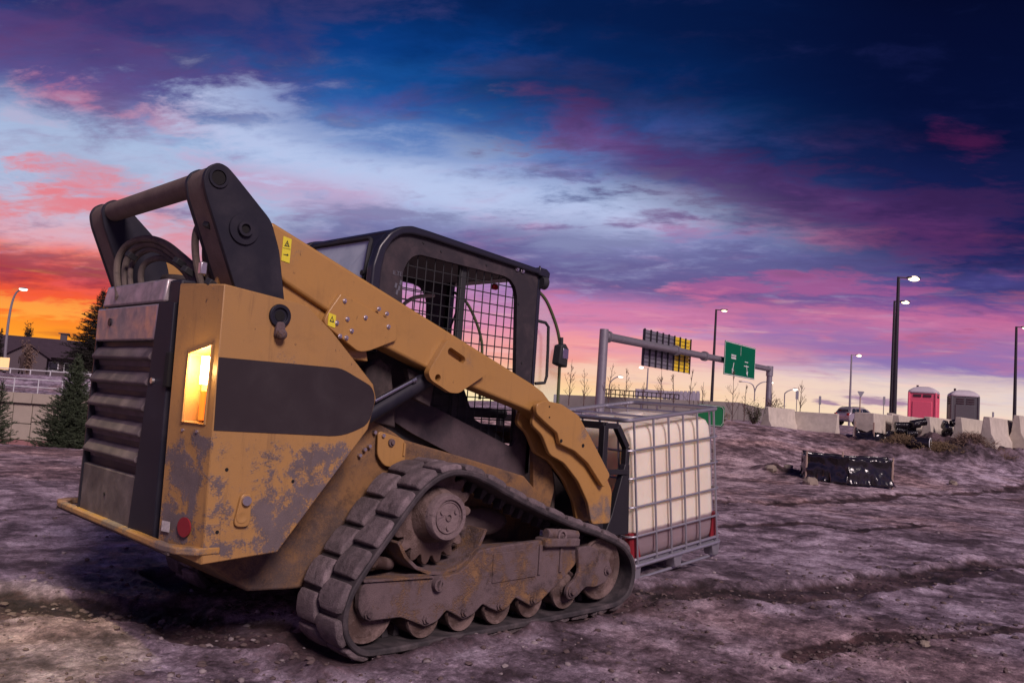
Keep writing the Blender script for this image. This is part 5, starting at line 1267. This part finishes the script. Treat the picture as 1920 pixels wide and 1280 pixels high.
# ---- parked car
def car():
    a = at(1577, 797, 78); b_2 = at(1652, 797, 80)
    zg = at(1600, 797, 78).z
    t_ = thing('parked_car', 'silver SUV parked beyond the gap in the concrete barriers', 'car', (a.x, a.y, zg), (0, 0, yaw_of(Vector((b_2.x-a.x, b_2.y-a.y, 0)))+R2(4)))
    L = 4.55; hw = .90
    side = [(0.02, .45), (.0, .80), (.05, 1.05), (.18, 1.12), (.42, 1.55), (.60, 1.66), (1.5, 1.72), (2.35, 1.66), (2.60, 1.55), (3.25, 1.12), (3.9, 1.02), (4.35, .92), (4.52, .70), (4.55, .45), (4.40, .30), (.2, .30)]
    rings = []
    for y, s_ in ((-hw, .0), (-hw*.98, .35), (hw*.98, .35), (hw, .0)):
        pass
    low = [(x, min(z, 1.10)) for x, z in side]
    body = MB(); n_ = len(side)
    def wy(z): return hw if z <= 1.10 else hw-(z-1.10)*.42
    body.add([(x, -wy(z), z) for x, z in side]+[(x, wy(z), z) for x, z in side], [tuple(range(n_)), tuple(range(2*n_-1, n_-1, -1))]+[(i, i+n_, (i+1) % n_+n_, (i+1) % n_) for i in range(n_)])
    bo = body.build('body', 'car_silver', t_, .05, 3, local=False)
    for s in (-1, 1):
        for x0, x1, t0, t1 in ((.42, .98, .66, 1.0), (1.06, 1.80, 1.06, 1.78), (1.90, 2.95, 1.88, 2.35)):
            m_ = MB(); z0, z1 = 1.14, 1.56
            m_.loft([[(x0, s*(wy(z0)+.004), z0), (x1, s*(wy(z0)+.004), z0), (t1, s*(wy(z1)+.006), z1), (t0, s*(wy(z1)+.006), z1)], [(x0, s*(wy(z0)-.02), z0), (x1, s*(wy(z0)-.02), z0), (t1, s*(wy(z1)-.02), z1), (t0, s*(wy(z1)-.02), z1)]]).build('side_window', 'car_glass', t_, local=False)
        for x in (.88, 3.62):
            wh = MB().lathe((x, s*(hw+.01), .34), (x, 0, .34), [(.02, .2), (.0, .22), (.0, .31), (.03, .345), (.2, .345), (.22, .30)], 22).build('wheel', 'tyre', t_, local=False)
            MB().lathe((x, s*(hw+.015), .34), (x, 0, .34), [(0, .04), (.02, .05), (.015, .20), (0, .215), (.03, .22)], 14).build('rim', 'car_rim', wh, local=False)
            MB().cyl((x, s*(hw+.004), .34), (x, s*(hw-.1), .34), .40, n=22).build('wheel_arch', 'tyre', t_, local=False)
        MB().box((3.0, s*(hw+.09), 1.15), (.14, .16, .13)).build('mirror', 'car_silver', t_, .02, local=False)
        MB().box((.02, s*.72, .98), (.10, .26, .22)).build('tail_light', 'tail_red', t_, .02, local=False)
        MB().box((4.44, s*.66, .78), (.14, .32, .15)).build('headlight', 'lens_warm' if False else 'chrome', t_, .02, local=False)
        MB().cyl((.7, s*.62, 1.72), (2.3, s*.62, 1.74), .02, n=6).build('roof_rail', 'pole_dark', t_, local=False)
    ws = MB().loft([[(3.20, -.78, 1.17), (3.20, .78, 1.17), (2.66, .66, 1.545), (2.66, -.66, 1.545)], [(3.17, -.78, 1.14), (3.17, .78, 1.14), (2.63, .66, 1.52), (2.63, -.66, 1.52)]])
    ws.v = [(x+.02, y, z+.012) for x, y, z in ws.v]; ws.build('windscreen', 'car_glass', t_, local=False)
    MB().box((.265, 0, 1.30), (.05, 1.2, .32), (0, -.50, 0)).build('rear_window', 'car_glass', t_, local=False)
car()

# ---- small road signs seen from behind
def post_sign(px, ytop, ybase, d, shape, label, w_=.5, h_=.7):
    B, T = at(px, ybase, d), at(px, ytop, d)
    t_ = thing('road_sign', label, 'road sign', B, (0, 0, yaw_of(RV)))
    h = T.z-B.z
    MB().cyl((0, 0, -.4), (0, 0, h), .035, n=8).build('post', 'wood_post' if shape == 'tri' else 'pole_grey', t_, local=False)
    if shape == 'tri':
        tr = rounded([(-w_/2, h), (w_/2, h), (0, h-w_*.87)], .05, 3); MB().prism(tr, -.045, -.06).build('sign_board', 'sign_back', t_, local=False)
    else: MB().prism(rounded([(-w_/2, h-h_), (w_/2, h-h_), (w_/2, h), (-w_/2, h)], .05, 3), -.045, -.06).build('sign_board', 'sign_back', t_, local=False)
post_sign(1611, 733, 800, 45, 'tri', 'back of a triangular give-way sign on a pale post in front of the car', .40)
post_sign(1536, 742, 775, 70, 'r', 'back of a narrow road sign standing over the long barrier', .20, .72)
post_sign(1656, 743, 785, 70, 'r', 'back of a narrow road sign between the car and the lot lamps', .20, .68)
post_sign(1493, 732, 770, 72, 'r', 'back of a small road sign by the foot of the right gantry post', .26, .75)
post_sign(1861, 772, 790, 50, 'r', 'tiny grey marker post right of the grey toilet', .10, .3)

# ---- green board lying behind the tank
g_ = thing('green_sign_board', 'bright green rounded road sign board leaning behind the right end of the tank', 'sign', at(1348, 800, 20))
gb = MB().prism(rounded([(-.55, 0), (.10, 0), (.12, .50), (-.55, .52)], .09, 4), -.03, .0); gb.v = [tuple(Matrix.Rotation(yaw_of(RV)-.25, 4, 'Z') @ Vector(v)) for v in gb.v]; gb.build('board', 'board_green', g_, .004, local=False)
ln = MB().tube([(-.5, -.04, .02), (.04, -.04, .025), (.09, -.04, .10), (.095, -.04, .42), (.04, -.04, .485), (-.5, -.04, .50)], .006, 5); ln.v = [tuple(Matrix.Rotation(yaw_of(RV)-.25, 4, 'Z') @ Vector(v)) for v in ln.v]; ln.build('border', 'sign_white', g_, local=False)

# ---- plastic-wrapped frame round a drain
def silt_box():
    d = 19.0
    A2 = at(1512, 905, d); zb = gz(A2.x, A2.y)
    pts = [at(1503, 890, 20.3), at(1511, 905, 18.6), at(1590, 905, 18.0), at(1673, 905, 18.2), at(1664, 890, 20.0)]
    base = Vector((A2.x, A2.y, zb))
    t_ = thing('silt_fence', 'low black plastic sheet stapled round wooden stakes on the bare dirt', 'silt fence', base)
    r_ = random.Random(6)
    def sheet(P_, name, h0=.66):
        n = 40; rings = []
        tot = []
        for i in range(len(P_)-1):
            for k in range(n): tot.append(P_[i].lerp(P_[i+1], k/n))
        tot.append(P_[-1]); vs = []; fs = []; rows = 12
        for i, p in enumerate(tot):
            f_ = i/(len(tot)-1); dirn = (P_[min(int(f_*(len(P_)-1))+1, len(P_)-1)]-P_[min(int(f_*(len(P_)-1)), len(P_)-2)]).normalized(); nn = Vector((dirn.y, -dirn.x, 0))
            for q in range(rows+1):
                v_ = q/rows
                hgt = h0-.03*math.sin(f_*math.pi)-.008*math.sin(f_*17)
                wr = .045*mnoise.noise(Vector((f_*5+v_*2, v_*3.5, 1)))+.020*mnoise.noise(Vector((f_*11-v_*7, v_*9, 3)))+.10*(1-v_)**3*(.6+mnoise.noise(Vector((f_*10, 0, 5))))
                vs.append((p.x-base.x+nn.x*wr, p.y-base.y+nn.y*wr, -.05+v_*(hgt+.05)+.012*mnoise.noise(Vector((f_*30, v_, 7)))))
        for i in range(len(tot)-1):
            for q in range(rows): a_ = i*(rows+1)+q; fs.append((a_, a_+rows+1, a_+rows+2, a_+1))
        o = MB().add(vs, fs).build(name, 'plastic_film', t_, ang=180, local=False); m_ = o.modifiers.new('solid', 'SOLIDIFY'); m_.thickness = .006
    sheet(pts[0:2], 'plastic_sheet', .50); sheet(pts[1:3], 'plastic_sheet', .55); sheet(pts[2:4], 'plastic_sheet', .53); sheet(pts[3:5], 'plastic_sheet', .52); sheet([pts[4], pts[0]], 'plastic_sheet', .55)
    for p, h in ((pts[1], .58), (at(1578, 905, 19.9), .60), (pts[3], .58), (pts[0], .5), (pts[4], .5)):
        MB().box((p.x-base.x, p.y-base.y, h/2-.05), (.045, .035, h+.1), (0, .03, .2)).build('stake', 'wood_post', t_, .004, local=False)
silt_box()
def tarp():
    base = at(1603, 838, 26.5); base.z = gz(base.x, base.y)
    t_ = thing('collapsed_silt_fence', 'sagging black tarp tied to two stakes in front of the shaded concrete block', 'silt fence', base)
    P_ = [at(1602, 840, 26.2), at(1637, 840, 25.8), at(1662, 838, 26.2), at(1690, 834, 27)]
    vs = []; fs = []; n = 30; rows = 8
    for i in range(n*3+1):
        s_, f_ = min(i//n, 2), (i-min(i//n, 2)*n)/n; p = P_[s_].lerp(P_[s_+1], f_)-base; F_ = i/(3*n)
        for q in range(rows+1):
            v_ = q/rows; h = (.40-.12*math.sin(min(F_*3, 1)*math.pi))*(1-F_*.45)
            wr = .10*mnoise.noise(Vector((F_*9, v_*2, 2)))+.18*(1-v_)**2
            vs.append((p.x-FH[0]*wr, p.y-FH[1]*wr, gz(P_[s_].x, P_[s_].y)-base.z-.03+v_*h+.05*mnoise.noise(Vector((F_*12, v_*2, 4)))))
    for i in range(n*3):
        for q in range(rows): a_ = i*(rows+1)+q; fs.append((a_, a_+rows+1, a_+rows+2, a_+1))
    MB().add(vs, fs).build('plastic_sheet', 'plastic_film', t_, ang=180, local=False)
    for p in P_[:2]: MB().box((p.x-base.x, p.y-base.y, .18), (.04, .04, .62)).build('stake', 'wood_post', t_, local=False)
tarp()
def heap_pipes(px, py, d, n, label, seed, w_=1.1, h=.8):
    base = at(px, py, d); r_ = random.Random(seed)
    t_ = thing('drain_pipe_heap', label, 'pipe heap', base)
    for k in range(n):
        L = r_.uniform(.45, .8)*w_; c = Vector((r_.uniform(-.35, .35)*w_, r_.uniform(-.2, .2), .12+k/n*h*.85))
        a = r_.uniform(-.5, .5); dv = (RV*math.cos(a)+UP*math.sin(a)*.7+FV*r_.uniform(-.3, .3)).normalized()
        mb = MB(); pr_ = [(0, .09)]
        m_ = int(L/.05)
        for q in range(m_): pr_ += [(q*.05+.01, .115), (q*.05+.03, .115), (q*.05+.045, .095)]
        o_ = c-dv*L/2; mb.lathe(RV*o_.x+FV*o_.y+UP*o_.z, RV*o_.x+FV*o_.y+UP*o_.z+dv, pr_, 12); mb.build('pipe', 'plastic_film', t_, ang=60, local=False)
heap_pipes(1708, 820, 26.3, 7, 'heap of black corrugated drain pipe leaning on a barrier', 3, .75, .50)
heap_pipes(1783, 822, 26.6, 7, 'narrow stack of black corrugated pipe between two barriers', 5, .35, .55)
c = at(1727, 838, 25); c.z = gz(c.x, c.y)
pt = thing('drain_pipe', 'short pale-rimmed piece of black pipe lying at the foot of the bank', 'pipe', c)
dv = (RV*.8-FV*.6).normalized(); q0 = -dv*.25+UP*.12
MB().lathe(q0, q0+dv, [(0, .12), (.0, .17), (.5, .17), (.5, .15), (.06, .13)], 20).build('shell', 'plastic_film', pt, local=False)
MB().tube([q0+dv*.5+(UP*math.cos(a)+dv.cross(UP)*math.sin(a))*.165 for a in [i*math.pi/10 for i in range(20)]], .014, 5, closed=True).build('rim', 'sign_white', pt, local=False)

# ---- rocks
def rock(px, py, d, s_, label, seed):
    c = at(px, py, d); c.z = gz(c.x, c.y)+s_*.25; mb = MB(); mb.ball((0, 0, 0), s_, 7, (1.2, 1.0, .75))
    mb.v = [tuple(Vector(v)*(1+.45*mnoise.noise(Vector(v)*2.2/s_+Vector((seed, 0, 0))))) for v in mb.v]
    o = mb.build('rock', 'rock', None, ang=30); o.location = c; tag(o, label, 'rock')
rock(1444, 893, 19.6, .14, 'pale boulder left of the black plastic fence', 1)
rock(1520, 907, 17.8, .15, 'brownish boulder at the front left corner of the black plastic fence', 2)
rock(1478, 884, 20.5, .11, 'small dark rock between the pale boulder and the black fence', 3)
rock(1788, 877, 21, .10, 'lone small rock on the open dirt right of the black fence', 4)
rock(1735, 1156, 4.75, .030, 'small grey stone on the dirt in front of the dark rut at right', 5)
rock(305, 1172-10, 4.4, .018, 'little pale stone on the dirt left of the loader track', 6)

# ---- vegetation
def sapling(px, yb, yt, d, label, seed, spread=.30, leaves=20, rb=.02, nb=14):
    B, T = at(px, yb, d), at(px, yt, d); h = T.z-B.z; r_ = random.Random(seed)
    t_ = thing('sapling', label, 'sapling', B, (0, 0, 0), 'bare saplings behind the yard')
    bend = (r_.uniform(-.06, .06)*h, r_.uniform(-.06, .06)*h)
    def sp(f): return Vector((bend[0]*f*f, bend[1]*f*f, h*f))
    MB().tube([sp(k/5) for k in range(6)], [rb*1.3, rb*.35], 5).build('trunk', 'twig', t_, local=False)
    br = MB(); lv = MB()
    for k in range(nb):
        f = r_.uniform(.12, .92); p = sp(f); a = r_.uniform(0, 2*math.pi); L = h*spread*(1.1-f)*r_.uniform(.6, 1.2)
        dv_ = Vector((math.cos(a), math.sin(a), r_.uniform(.9, 1.8))).normalized()
        e = p+dv_*L; mpt = p+dv_*L*.5+Vector((0, 0, -.02*h*r_.random()))
        br.tube([p, mpt, e], [rb*.55, rb*.2], 4)
        for q in range(3):
            pp = p.lerp(e, r_.uniform(.3, .9)); a2 = r_.uniform(0, 6.28); e2 = pp+Vector((math.cos(a2)*.6, math.sin(a2)*.6, .9)).normalized()*L*.4
            br.tube([pp, e2], [rb*.35, rb*.15], 3)
            if r_.random() < leaves/40:
                for _ in range(2):
                    c_ = e2+Vector((r_.gauss(0, .03), r_.gauss(0, .03), r_.gauss(0, .04)))*h*.3; s2 = h*.014*r_.uniform(.6, 1.4)
                    u = Vector((r_.gauss(0, 1), r_.gauss(0, 1), r_.gauss(0, 1))).normalized()*s2; v = u.orthogonal().normalized()*s2*.7
                    lv.add([c_-u, c_+v, c_+u, c_-v], [(0, 1, 2, 3)])
    br.build('branches', 'twig', t_, local=False, ang=0)
    if lv.v: lv.build('leaves', 'leaf_dry', t_, local=False, ang=0)
for i_, (px, yb, yt, d, lf_, wh) in enumerate([(1066, 760, 672, 30, 22, 'left of the left gantry post, close to the loader'), (1094, 765, 690, 30, 6, 'just left of the left gantry post'), (1140, 760, 680, 38, 14, 'hard against the right side of the left gantry post'), (1172, 765, 688, 33, 26, 'with red-brown leaves, between gantry post and small lamp'),
     (1238, 765, 688, 30, 34, 'with the most leaves, below the back of the gantry sign'), (1262, 765, 700, 34, 14, 'thin, under the middle of the gantry sign'), (1292, 765, 690, 34, 8, 'under the gold end of the gantry sign'), (1372, 800, 690, 30, 10, 'tallest and palest, in front of the wall under the green sign'),
     (1395, 790, 720, 32, 8, 'short, right beside the shrub'), (1335-20, 780, 715, 36, 6, 'low, left of the slim lamp pole'), (1500, 775, 712, 45, 6, 'wispy, beside the small road sign'), (1515-70, 785, 722, 40, 6, 'leafless, before the right gantry post'), (1205, 765, 715, 34, 10, 'low, between the two leafy ones')]):
    sapling(px, yb, yt, d, 'bare sapling '+wh, 20+i_, .36, lf_, .014*d/30)

def spruce(B, h, wd, label, seed, mat, nw, ntw, needle, open_=.0, group=None, trunk_r=.04, up=.25, twigs=True):
    r_ = random.Random(seed)
    t_ = thing('spruce_tree', label, 'tree', B, (0, 0, r_.random()*6), group)
    MB().cyl((0, 0, 0), (0, 0, h*.98), h*trunk_r*.5, h*.004, 8).build('trunk', 'bark', t_, local=False)
    cr = MB()
    def spray(p, d_, L, w_):
        nd = max(3, int(L/needle*3.2))
        cr.tube([p, p+d_*L], [needle*.10, needle*.03], 3)
        for k in range(nd):
            f = (k+r_.random())/nd; q = p+d_*L*f; a = r_.uniform(0, 6.28)
            o_ = d_.orthogonal().normalized(); o_ = o_*math.cos(a)+d_.cross(o_)*math.sin(a)
            e = q+(o_*.75+d_*.85).normalized()*needle*r_.uniform(.7, 1.2)*(1-.4*f); s2 = d_.cross(o_)*needle*w_
            cr.add([q-s2, q+s2, e], [(0, 1, 2)])
    for k in range(nw):
        f = (k+.5)/nw; z = h*(.02+.93*f**.92); R_ = wd*(1-f)**.82*r_.uniform(.86, 1.14)+wd*.04
        nbk = max(4, int(ntw*(1-f*.6)))
        a0 = r_.random()*6
        for q in range(nbk):
            if r_.random() < open_: continue
            a = a0+q*2*math.pi/nbk+r_.gauss(0, .18); L = R_*r_.uniform(.7, 1.22)
            d_ = Vector((math.cos(a), math.sin(a), up*(.4+f*1.6)+r_.gauss(0, .12))).normalized()
            p = Vector((0, 0, z+r_.gauss(0, h*.012)))
            spray(p, d_, L, .10)
            if twigs:
                m_ = max(2, int(L/(needle*2.2)))
                for j in range(m_):
                    for sd_ in (-1, 1):
                        ff = (j+.6)/m_; pp = p+d_*L*ff; sdv = d_.cross(UP)*sd_
                        dd = (d_*.75+sdv*.7+UP*r_.uniform(-.15, .45)).normalized(); spray(pp, dd, L*.42*(1.15-ff)*r_.uniform(.7, 1.2), .10)
    top = Vector((0, 0, h*.93))
    for a in range(5): spray(top, Vector((math.cos(a*1.25)*.35, math.sin(a*1.25)*.35, 1)).normalized(), h*.08, .08)
    spray(Vector((0, 0, h*.90)), UP, h*.12, .08)
    cr.build('crown', mat, t_, local=False, ang=0)
def base_at(px, py, d): return at(px, py, d)
spruce(at(126, 862, 26), 3.3, 1.05, 'young bushy spruce with pale leader shoots beside the rear of the loader', 3, 'needle', 40, 26, .11, up=.5)
spruce(at(-12, 862, 24), 2.3, .62, 'young spruce cut by the left edge of the picture', 5, 'needle', 22, 14, .085, up=.35)
spruce(at(178, 700, 100), 10.2, 4.0, 'tall dark spruce silhouetted against the orange sky beside the grille', 8, 'needle_far', 34, 20, .36, open_=.08, up=.10)
spruce(at(-6, 700, 100), 5.4, 1.0, 'dark narrow conifer at the far left edge above the roof', 9, 'needle_far', 16, 9, .3, open_=.1)
def shrub(c, wd, h, label, seed, mat='shrub_leaf', n=900, ls=.035, cat='shrub', name='shrub'):
    r_ = random.Random(seed); t_ = thing(name, label, cat, c); st_ = MB(); lv = MB()
    for k in range(16):
        a = r_.uniform(0, 6.28); e = Vector((math.cos(a)*wd*r_.uniform(.2, .8), math.sin(a)*wd*r_.uniform(.2, .8), h*r_.uniform(.6, 1.05))); st_.tube([(0, 0, 0), e*.5+Vector((0, 0, .05)), e], [.014, .004], 4)
        for _ in range(n//16):
            f = r_.uniform(.25, 1.05); p = e*f+Vector((r_.gauss(0, .12*wd), r_.gauss(0, .12*wd), r_.gauss(0, .07*h))); u = Vector((r_.gauss(0, 1), r_.gauss(0, 1), r_.gauss(0, 1.4))).normalized()*ls*r_.uniform(.6, 1.4); v = u.orthogonal().normalized()*ls*.45
            lv.add([p-u, p+v, p+u, p-v], [(0, 1, 2, 3)])
    st_.build('stems', 'twig', t_, local=False, ang=0); lv.build('leaves', mat, t_, local=False, ang=0)
shrub(at(1413, 800, 33), .55, 1.05, 'low olive green shrub beside the first barrier on the mound', 4)
shrub(at(1450, 780, 45), .8, .9, 'dull brown shrub at the foot of the right gantry post', 5, 'brush_twig', 500, .05)
shrub(at(1340, 802, 24), .5, .4, 'scrubby dry weeds growing around the green board', 6, 'dry_grass', 500, .04, 'weeds', 'weeds')
def brush(px, py, d, wd, h, label, seed, n=420, mat='brush_twig', dp=.6):
    base = at(px, py, d); base.z = gz(base.x, base.y)-.05; r_ = random.Random(seed); mb = MB()
    for k in range(n):
        u = r_.gauss(0, .42); v = r_.gauss(0, .4); p = RV*u*wd+FV*v*dp; hz = max(.02, h*(1-u*u*.9)*(1-.3*abs(v)))*r_.random(); p = p+UP*hz
        a = r_.uniform(0, 6.28); d_ = Vector((math.cos(a), math.sin(a), r_.gauss(.15, .5))).normalized(); L = r_.uniform(.12, .45)*max(h, .3)
        mb.tube([p, p+d_*L*.5+Vector((r_.gauss(0, .02), r_.gauss(0, .02), r_.gauss(0, .03))), p+d_*L], [.010, .003], 3)
    o = mb.build('brush_heap', mat, None, ang=0); o.location = base; tag(o, label, 'brush')
brush(1822, 836, 25.6, .75, .50, 'tangled heap of dry brown branches against the barriers', 3, 1400)
brush(1760, 845, 25, .8, .30, 'low strip of dry grass at the foot of the bank beneath the stacked pipe', 4, 900, 'dry_grass')
brush(1690, 838, 25.3, .6, .30, 'dry grass tuft between the black tarp and the loose pipe', 5, 700, 'dry_grass')
brush(1880, 842, 25, .5, .15, 'scrap of dark twigs at the splayed foot of the right-hand barrier', 6, 200)

# ---- left background: retaining wall, rails, road, houses
RW0, RW1 = at(-260, 735, 45), at(420, 735, 47)
def zline(py, px, d): return at(px, py, d).z
zt_ = .12; zb2 = -3.0
vv = Vector((RW1.x-RW0.x, RW1.y-RW0.y, 0)); LW = vv.length
rwl = thing('retaining_wall', 'beige block retaining wall behind the young spruces with a coping on top', 'wall', (RW0.x, RW0.y, zb2), (0, 0, yaw_of(vv)))
hW = zt_-zb2
r_ = random.Random(2); x = 0; ci = 0
MB().box((LW/2, .32, hW/2), (LW, .3, hW-.1)).build('core', 'concrete_dark', rwl, local=False)
while x < LW-.3:
    w_ = r_.choice([1.0, 1.0, 1.45, .95]); w_ = min(w_, LW-x); z = .55; 
    zs = [.52]+[.52+.9*k+r_.uniform(-.12, .12) for k in (1,)]+[hW-.62]
    for a, b_2 in zip(zs[:-1], zs[1:]):
        MB().box((x+w_/2, .1+r_.uniform(-.015, .015), (a+b_2)/2), (w_-.04, .2, b_2-a-.04)).build('block', 'retaining_block', rwl, .015, 1, local=False)
    MB().box((x+w_/2, .06, .26), (w_-.02, .32, .50)).build('kerb_block', 'paver_red', rwl, .01, 1, local=False)
    MB().box((x+w_/2, .02, hW-.29), (w_-.02, .42, .56)).build('coping', 'retaining_block', rwl, .02, 1, local=False)
    x += w_
def rail(px0, px1, d0, d1, z0, h, npost, rails, label, mat='white_pipe', r=.03):
    a, b_2 = at(px0, 785, d0), at(px1, 785, d1); a.z = b_2.z = z0; v_ = b_2-a; L = v_.length
    t_ = thing('guard_rail', label, 'railing', a, (0, 0, yaw_of(v_)), 'pipe railings at left')
    for k in range(npost): x = L*k/(npost-1); MB().cyl((x, 0, 0), (x, 0, h), r, n=6).build('post', mat, t_, local=False)
    for f in rails: MB().cyl((0, 0, h*f), (L, 0, h*f), r*.9, n=6).build('rail', mat, t_, local=False)
rail(-260, 420, 45.3, 47.3, .10, .78, 16, (1.0, .45), 'lower white pipe railing along the top of the retaining wall')
zr = at(100, 722, 60).z
def strip(name, mat, kind, label, px0, px1, d0, d1, dd0, dd1, z0, z1, sheet=.02):
    a, b_2, c_, e_ = at(px0, 785, d0), at(px1, 785, d1), at(px1, 785, dd1), at(px0, 785, dd0)
    for p, z in ((a, z0), (b_2, z0), (c_, z1), (e_, z1)): p.z = z
    o = MB().quad(a, b_2, c_, e_).build(name, mat, None, ang=0); tag(o, label, name.replace('_', ' '), kind='structure')
pw0 = at(-300, 705, 60); pw1 = at(420, 735, 62); 
par = thing('parapet_wall', 'low pale parapet of the upper road under the white guard rail', 'wall', (pw0.x, pw0.y, .9), (0, 0, yaw_of(pw1-pw0)))
Lp = Vector((pw1.x-pw0.x, pw1.y-pw0.y, 0)).length
for k in range(12): MB().box((Lp*(k+.5)/12, 0, -.33), (Lp/12-.03, .25, .9)).build('panel', 'parapet', par, .02, local=False)
rail(-300, 420, 60.0, 62.0, 1.02, .42, 20, (1.0,), 'upper white guard rail on the parapet before the houses', r=.045)
plain('asphalt', (.06, .055, .065), .9)
strip('road', 'asphalt', 'structure', 'upper road beyond the parapet at left', -420, 560, 62.5, 63, 74, 75, 1.236, 1.24)
# house
def house():
    a, b_2 = at(-160, 690, 112), at(330, 690, 126); a.z = b_2.z = .9
    v_ = b_2-a; L = v_.length
    t_ = thing('house', 'dark-roofed bungalow with low gables beyond the guard rail', 'house', a, (0, 0, yaw_of(v_)))
    MB().box((L/2, 5, 1.5), (L-1.2, 9, 3.0)).build('wall', 'house_wall', t_, local=False)
    rf = MB(); r0, r1 = 2.75, 5.6
    rf.add([(-.4, -.6, r0), (L+.4, -.6, r0), (L+.4, 10.6, r0), (-.4, 10.6, r0), (3, 5, r1), (L-3, 5, r1)], [(0, 1, 5, 4), (2, 3, 4, 5), (1, 2, 5), (3, 0, 4), (3, 2, 1, 0)]); ro = rf.build('roof', 'house_roof', t_, ang=0, local=False)
    MB().box((L*.52, 5, 5.9), (.9, .7, 1.1)).build('chimney', 'house_wall', ro, .03, local=False)
    MB().box((L*.52, 5, 6.5), (1.5, 1.0, .15)).build('chimney_cap', 'house_wall', ro, .03, local=False)
    for gx_, gw in ((L*.40, 5.0), (L*.76, 6.0)):
        g = MB(); g.add([(gx_-gw/2, -1.8, 0), (gx_+gw/2, -1.8, 0), (gx_+gw/2, -1.8, 2.7), (gx_, -1.8, 4.3), (gx_-gw/2, -1.8, 2.7), (gx_-gw/2, 1, 0), (gx_+gw/2, 1, 0), (gx_+gw/2, 1, 2.7), (gx_, 4, 4.3), (gx_-gw/2, 1, 2.7)], [(0, 1, 2, 3, 4), (1, 6, 7, 2), (5, 0, 4, 9)]); g.build('wall', 'house_wall', t_, ang=0, local=False)
        for sg_ in (-1, 1):
            q = MB(); q.loft([[(gx_, -2.2, 4.55), (gx_+sg_*(gw/2+.5), -2.2, 2.6), (gx_+sg_*(gw/2+.5), 1, 2.6), (gx_, 4.2, 4.55)], [(gx_, -2.2, 4.38), (gx_+sg_*(gw/2+.5), -2.2, 2.43), (gx_+sg_*(gw/2+.5), 1, 2.43), (gx_, 4.2, 4.38)]]); q.build('roof', 'house_roof', t_, ang=0, local=False)
    for x in (L*.50, L*.56, L*.62, L*.92): 
        wn = MB().box((x, .46, 1.5), (1.3, .10, 1.3)).build('window', 'white_pipe', t_, local=False); MB().box((x, .40, 1.5), (1.05, .04, 1.05)).build('pane', 'window_dark', wn, local=False)
house()
# slim poplar and glowing panel for the lit lamp foot, walking person
shrub(at(50, 704, 85), 1.0, 3.2, 'slim brown columnar tree before the house gable', 15, 'brush_twig', 1400, .12, 'tree', 'columnar_tree')
shrub(at(48, 665, 130), .9, 4.6, 'small dark twiggy tree rising behind the house ridge', 16, 'needle_far', 500, .22, 'tree', 'garden_tree')
lb = thing('lit_pole_foot', 'glowing orange panel standing for the lit foot of the curved street lamp', 'board', at(6, 699, 66))
MB().box((0, 0, .75), (.75, .08, .95), (0, 0, yaw_of(RV))).build('board', 'pole_foot_glow', lb, .01, local=False)
MB().box((0, .08, .3), (.08, .08, .9)).build('post', 'pole_grey', lb, local=False)
def person():
    b_ = at(38, 703, 64); vs = [((0, 0, .95), .14), ((.07, .02, .5), .085), ((.10, -.08, .08), .055), ((-.07, -.02, .5), .085), ((-.12, .10, .08), .055), ((0, 0, 1.2), .15), ((0, 0, 1.42), .17), ((0, 0, 1.53), .065), ((0, .0, 1.66), .105), ((.2, 0, 1.40), .06), ((.24, .06, 1.12), .045), ((.22, -.04, .88), .035), ((-.2, 0, 1.40), .06), ((-.24, -.06, 1.12), .045), ((-.2, .05, .88), .035), ((.12, .08, .04), .05), ((-.14, -.02, .04), .05)]
    ed = [(0, 1), (1, 2), (0, 3), (3, 4), (0, 5), (5, 6), (6, 7), (7, 8), (6, 9), (9, 10), (10, 11), (6, 12), (12, 13), (13, 14), (2, 15), (4, 16)]
    me_ = bpy.data.meshes.new('person'); me_.from_pydata([v[0] for v in vs], ed, []); me_.materials.append(MATS['person_cloth'])
    o = bpy.data.objects.new('person', me_); COL.objects.link(o)
    m_ = o.modifiers.new('skin', 'SKIN'); sk = me_.skin_vertices[0].data if me_.skin_vertices else None
    if sk is None:
        bm = bmesh.new(); bm.from_mesh(me_); bm.verts.layers.skin.verify(); bm.to_mesh(me_); bm.free(); sk = me_.skin_vertices[0].data
    for s_, v in zip(sk, vs): s_.radius = (v[1], v[1])
    sk[0].use_root = True
    o.modifiers.new('sub', 'SUBSURF').levels = 1
    o.location = (b_.x, b_.y, b_.z); tag(o, 'distant person in dark clothes walking behind the guard rail', 'person')
person()
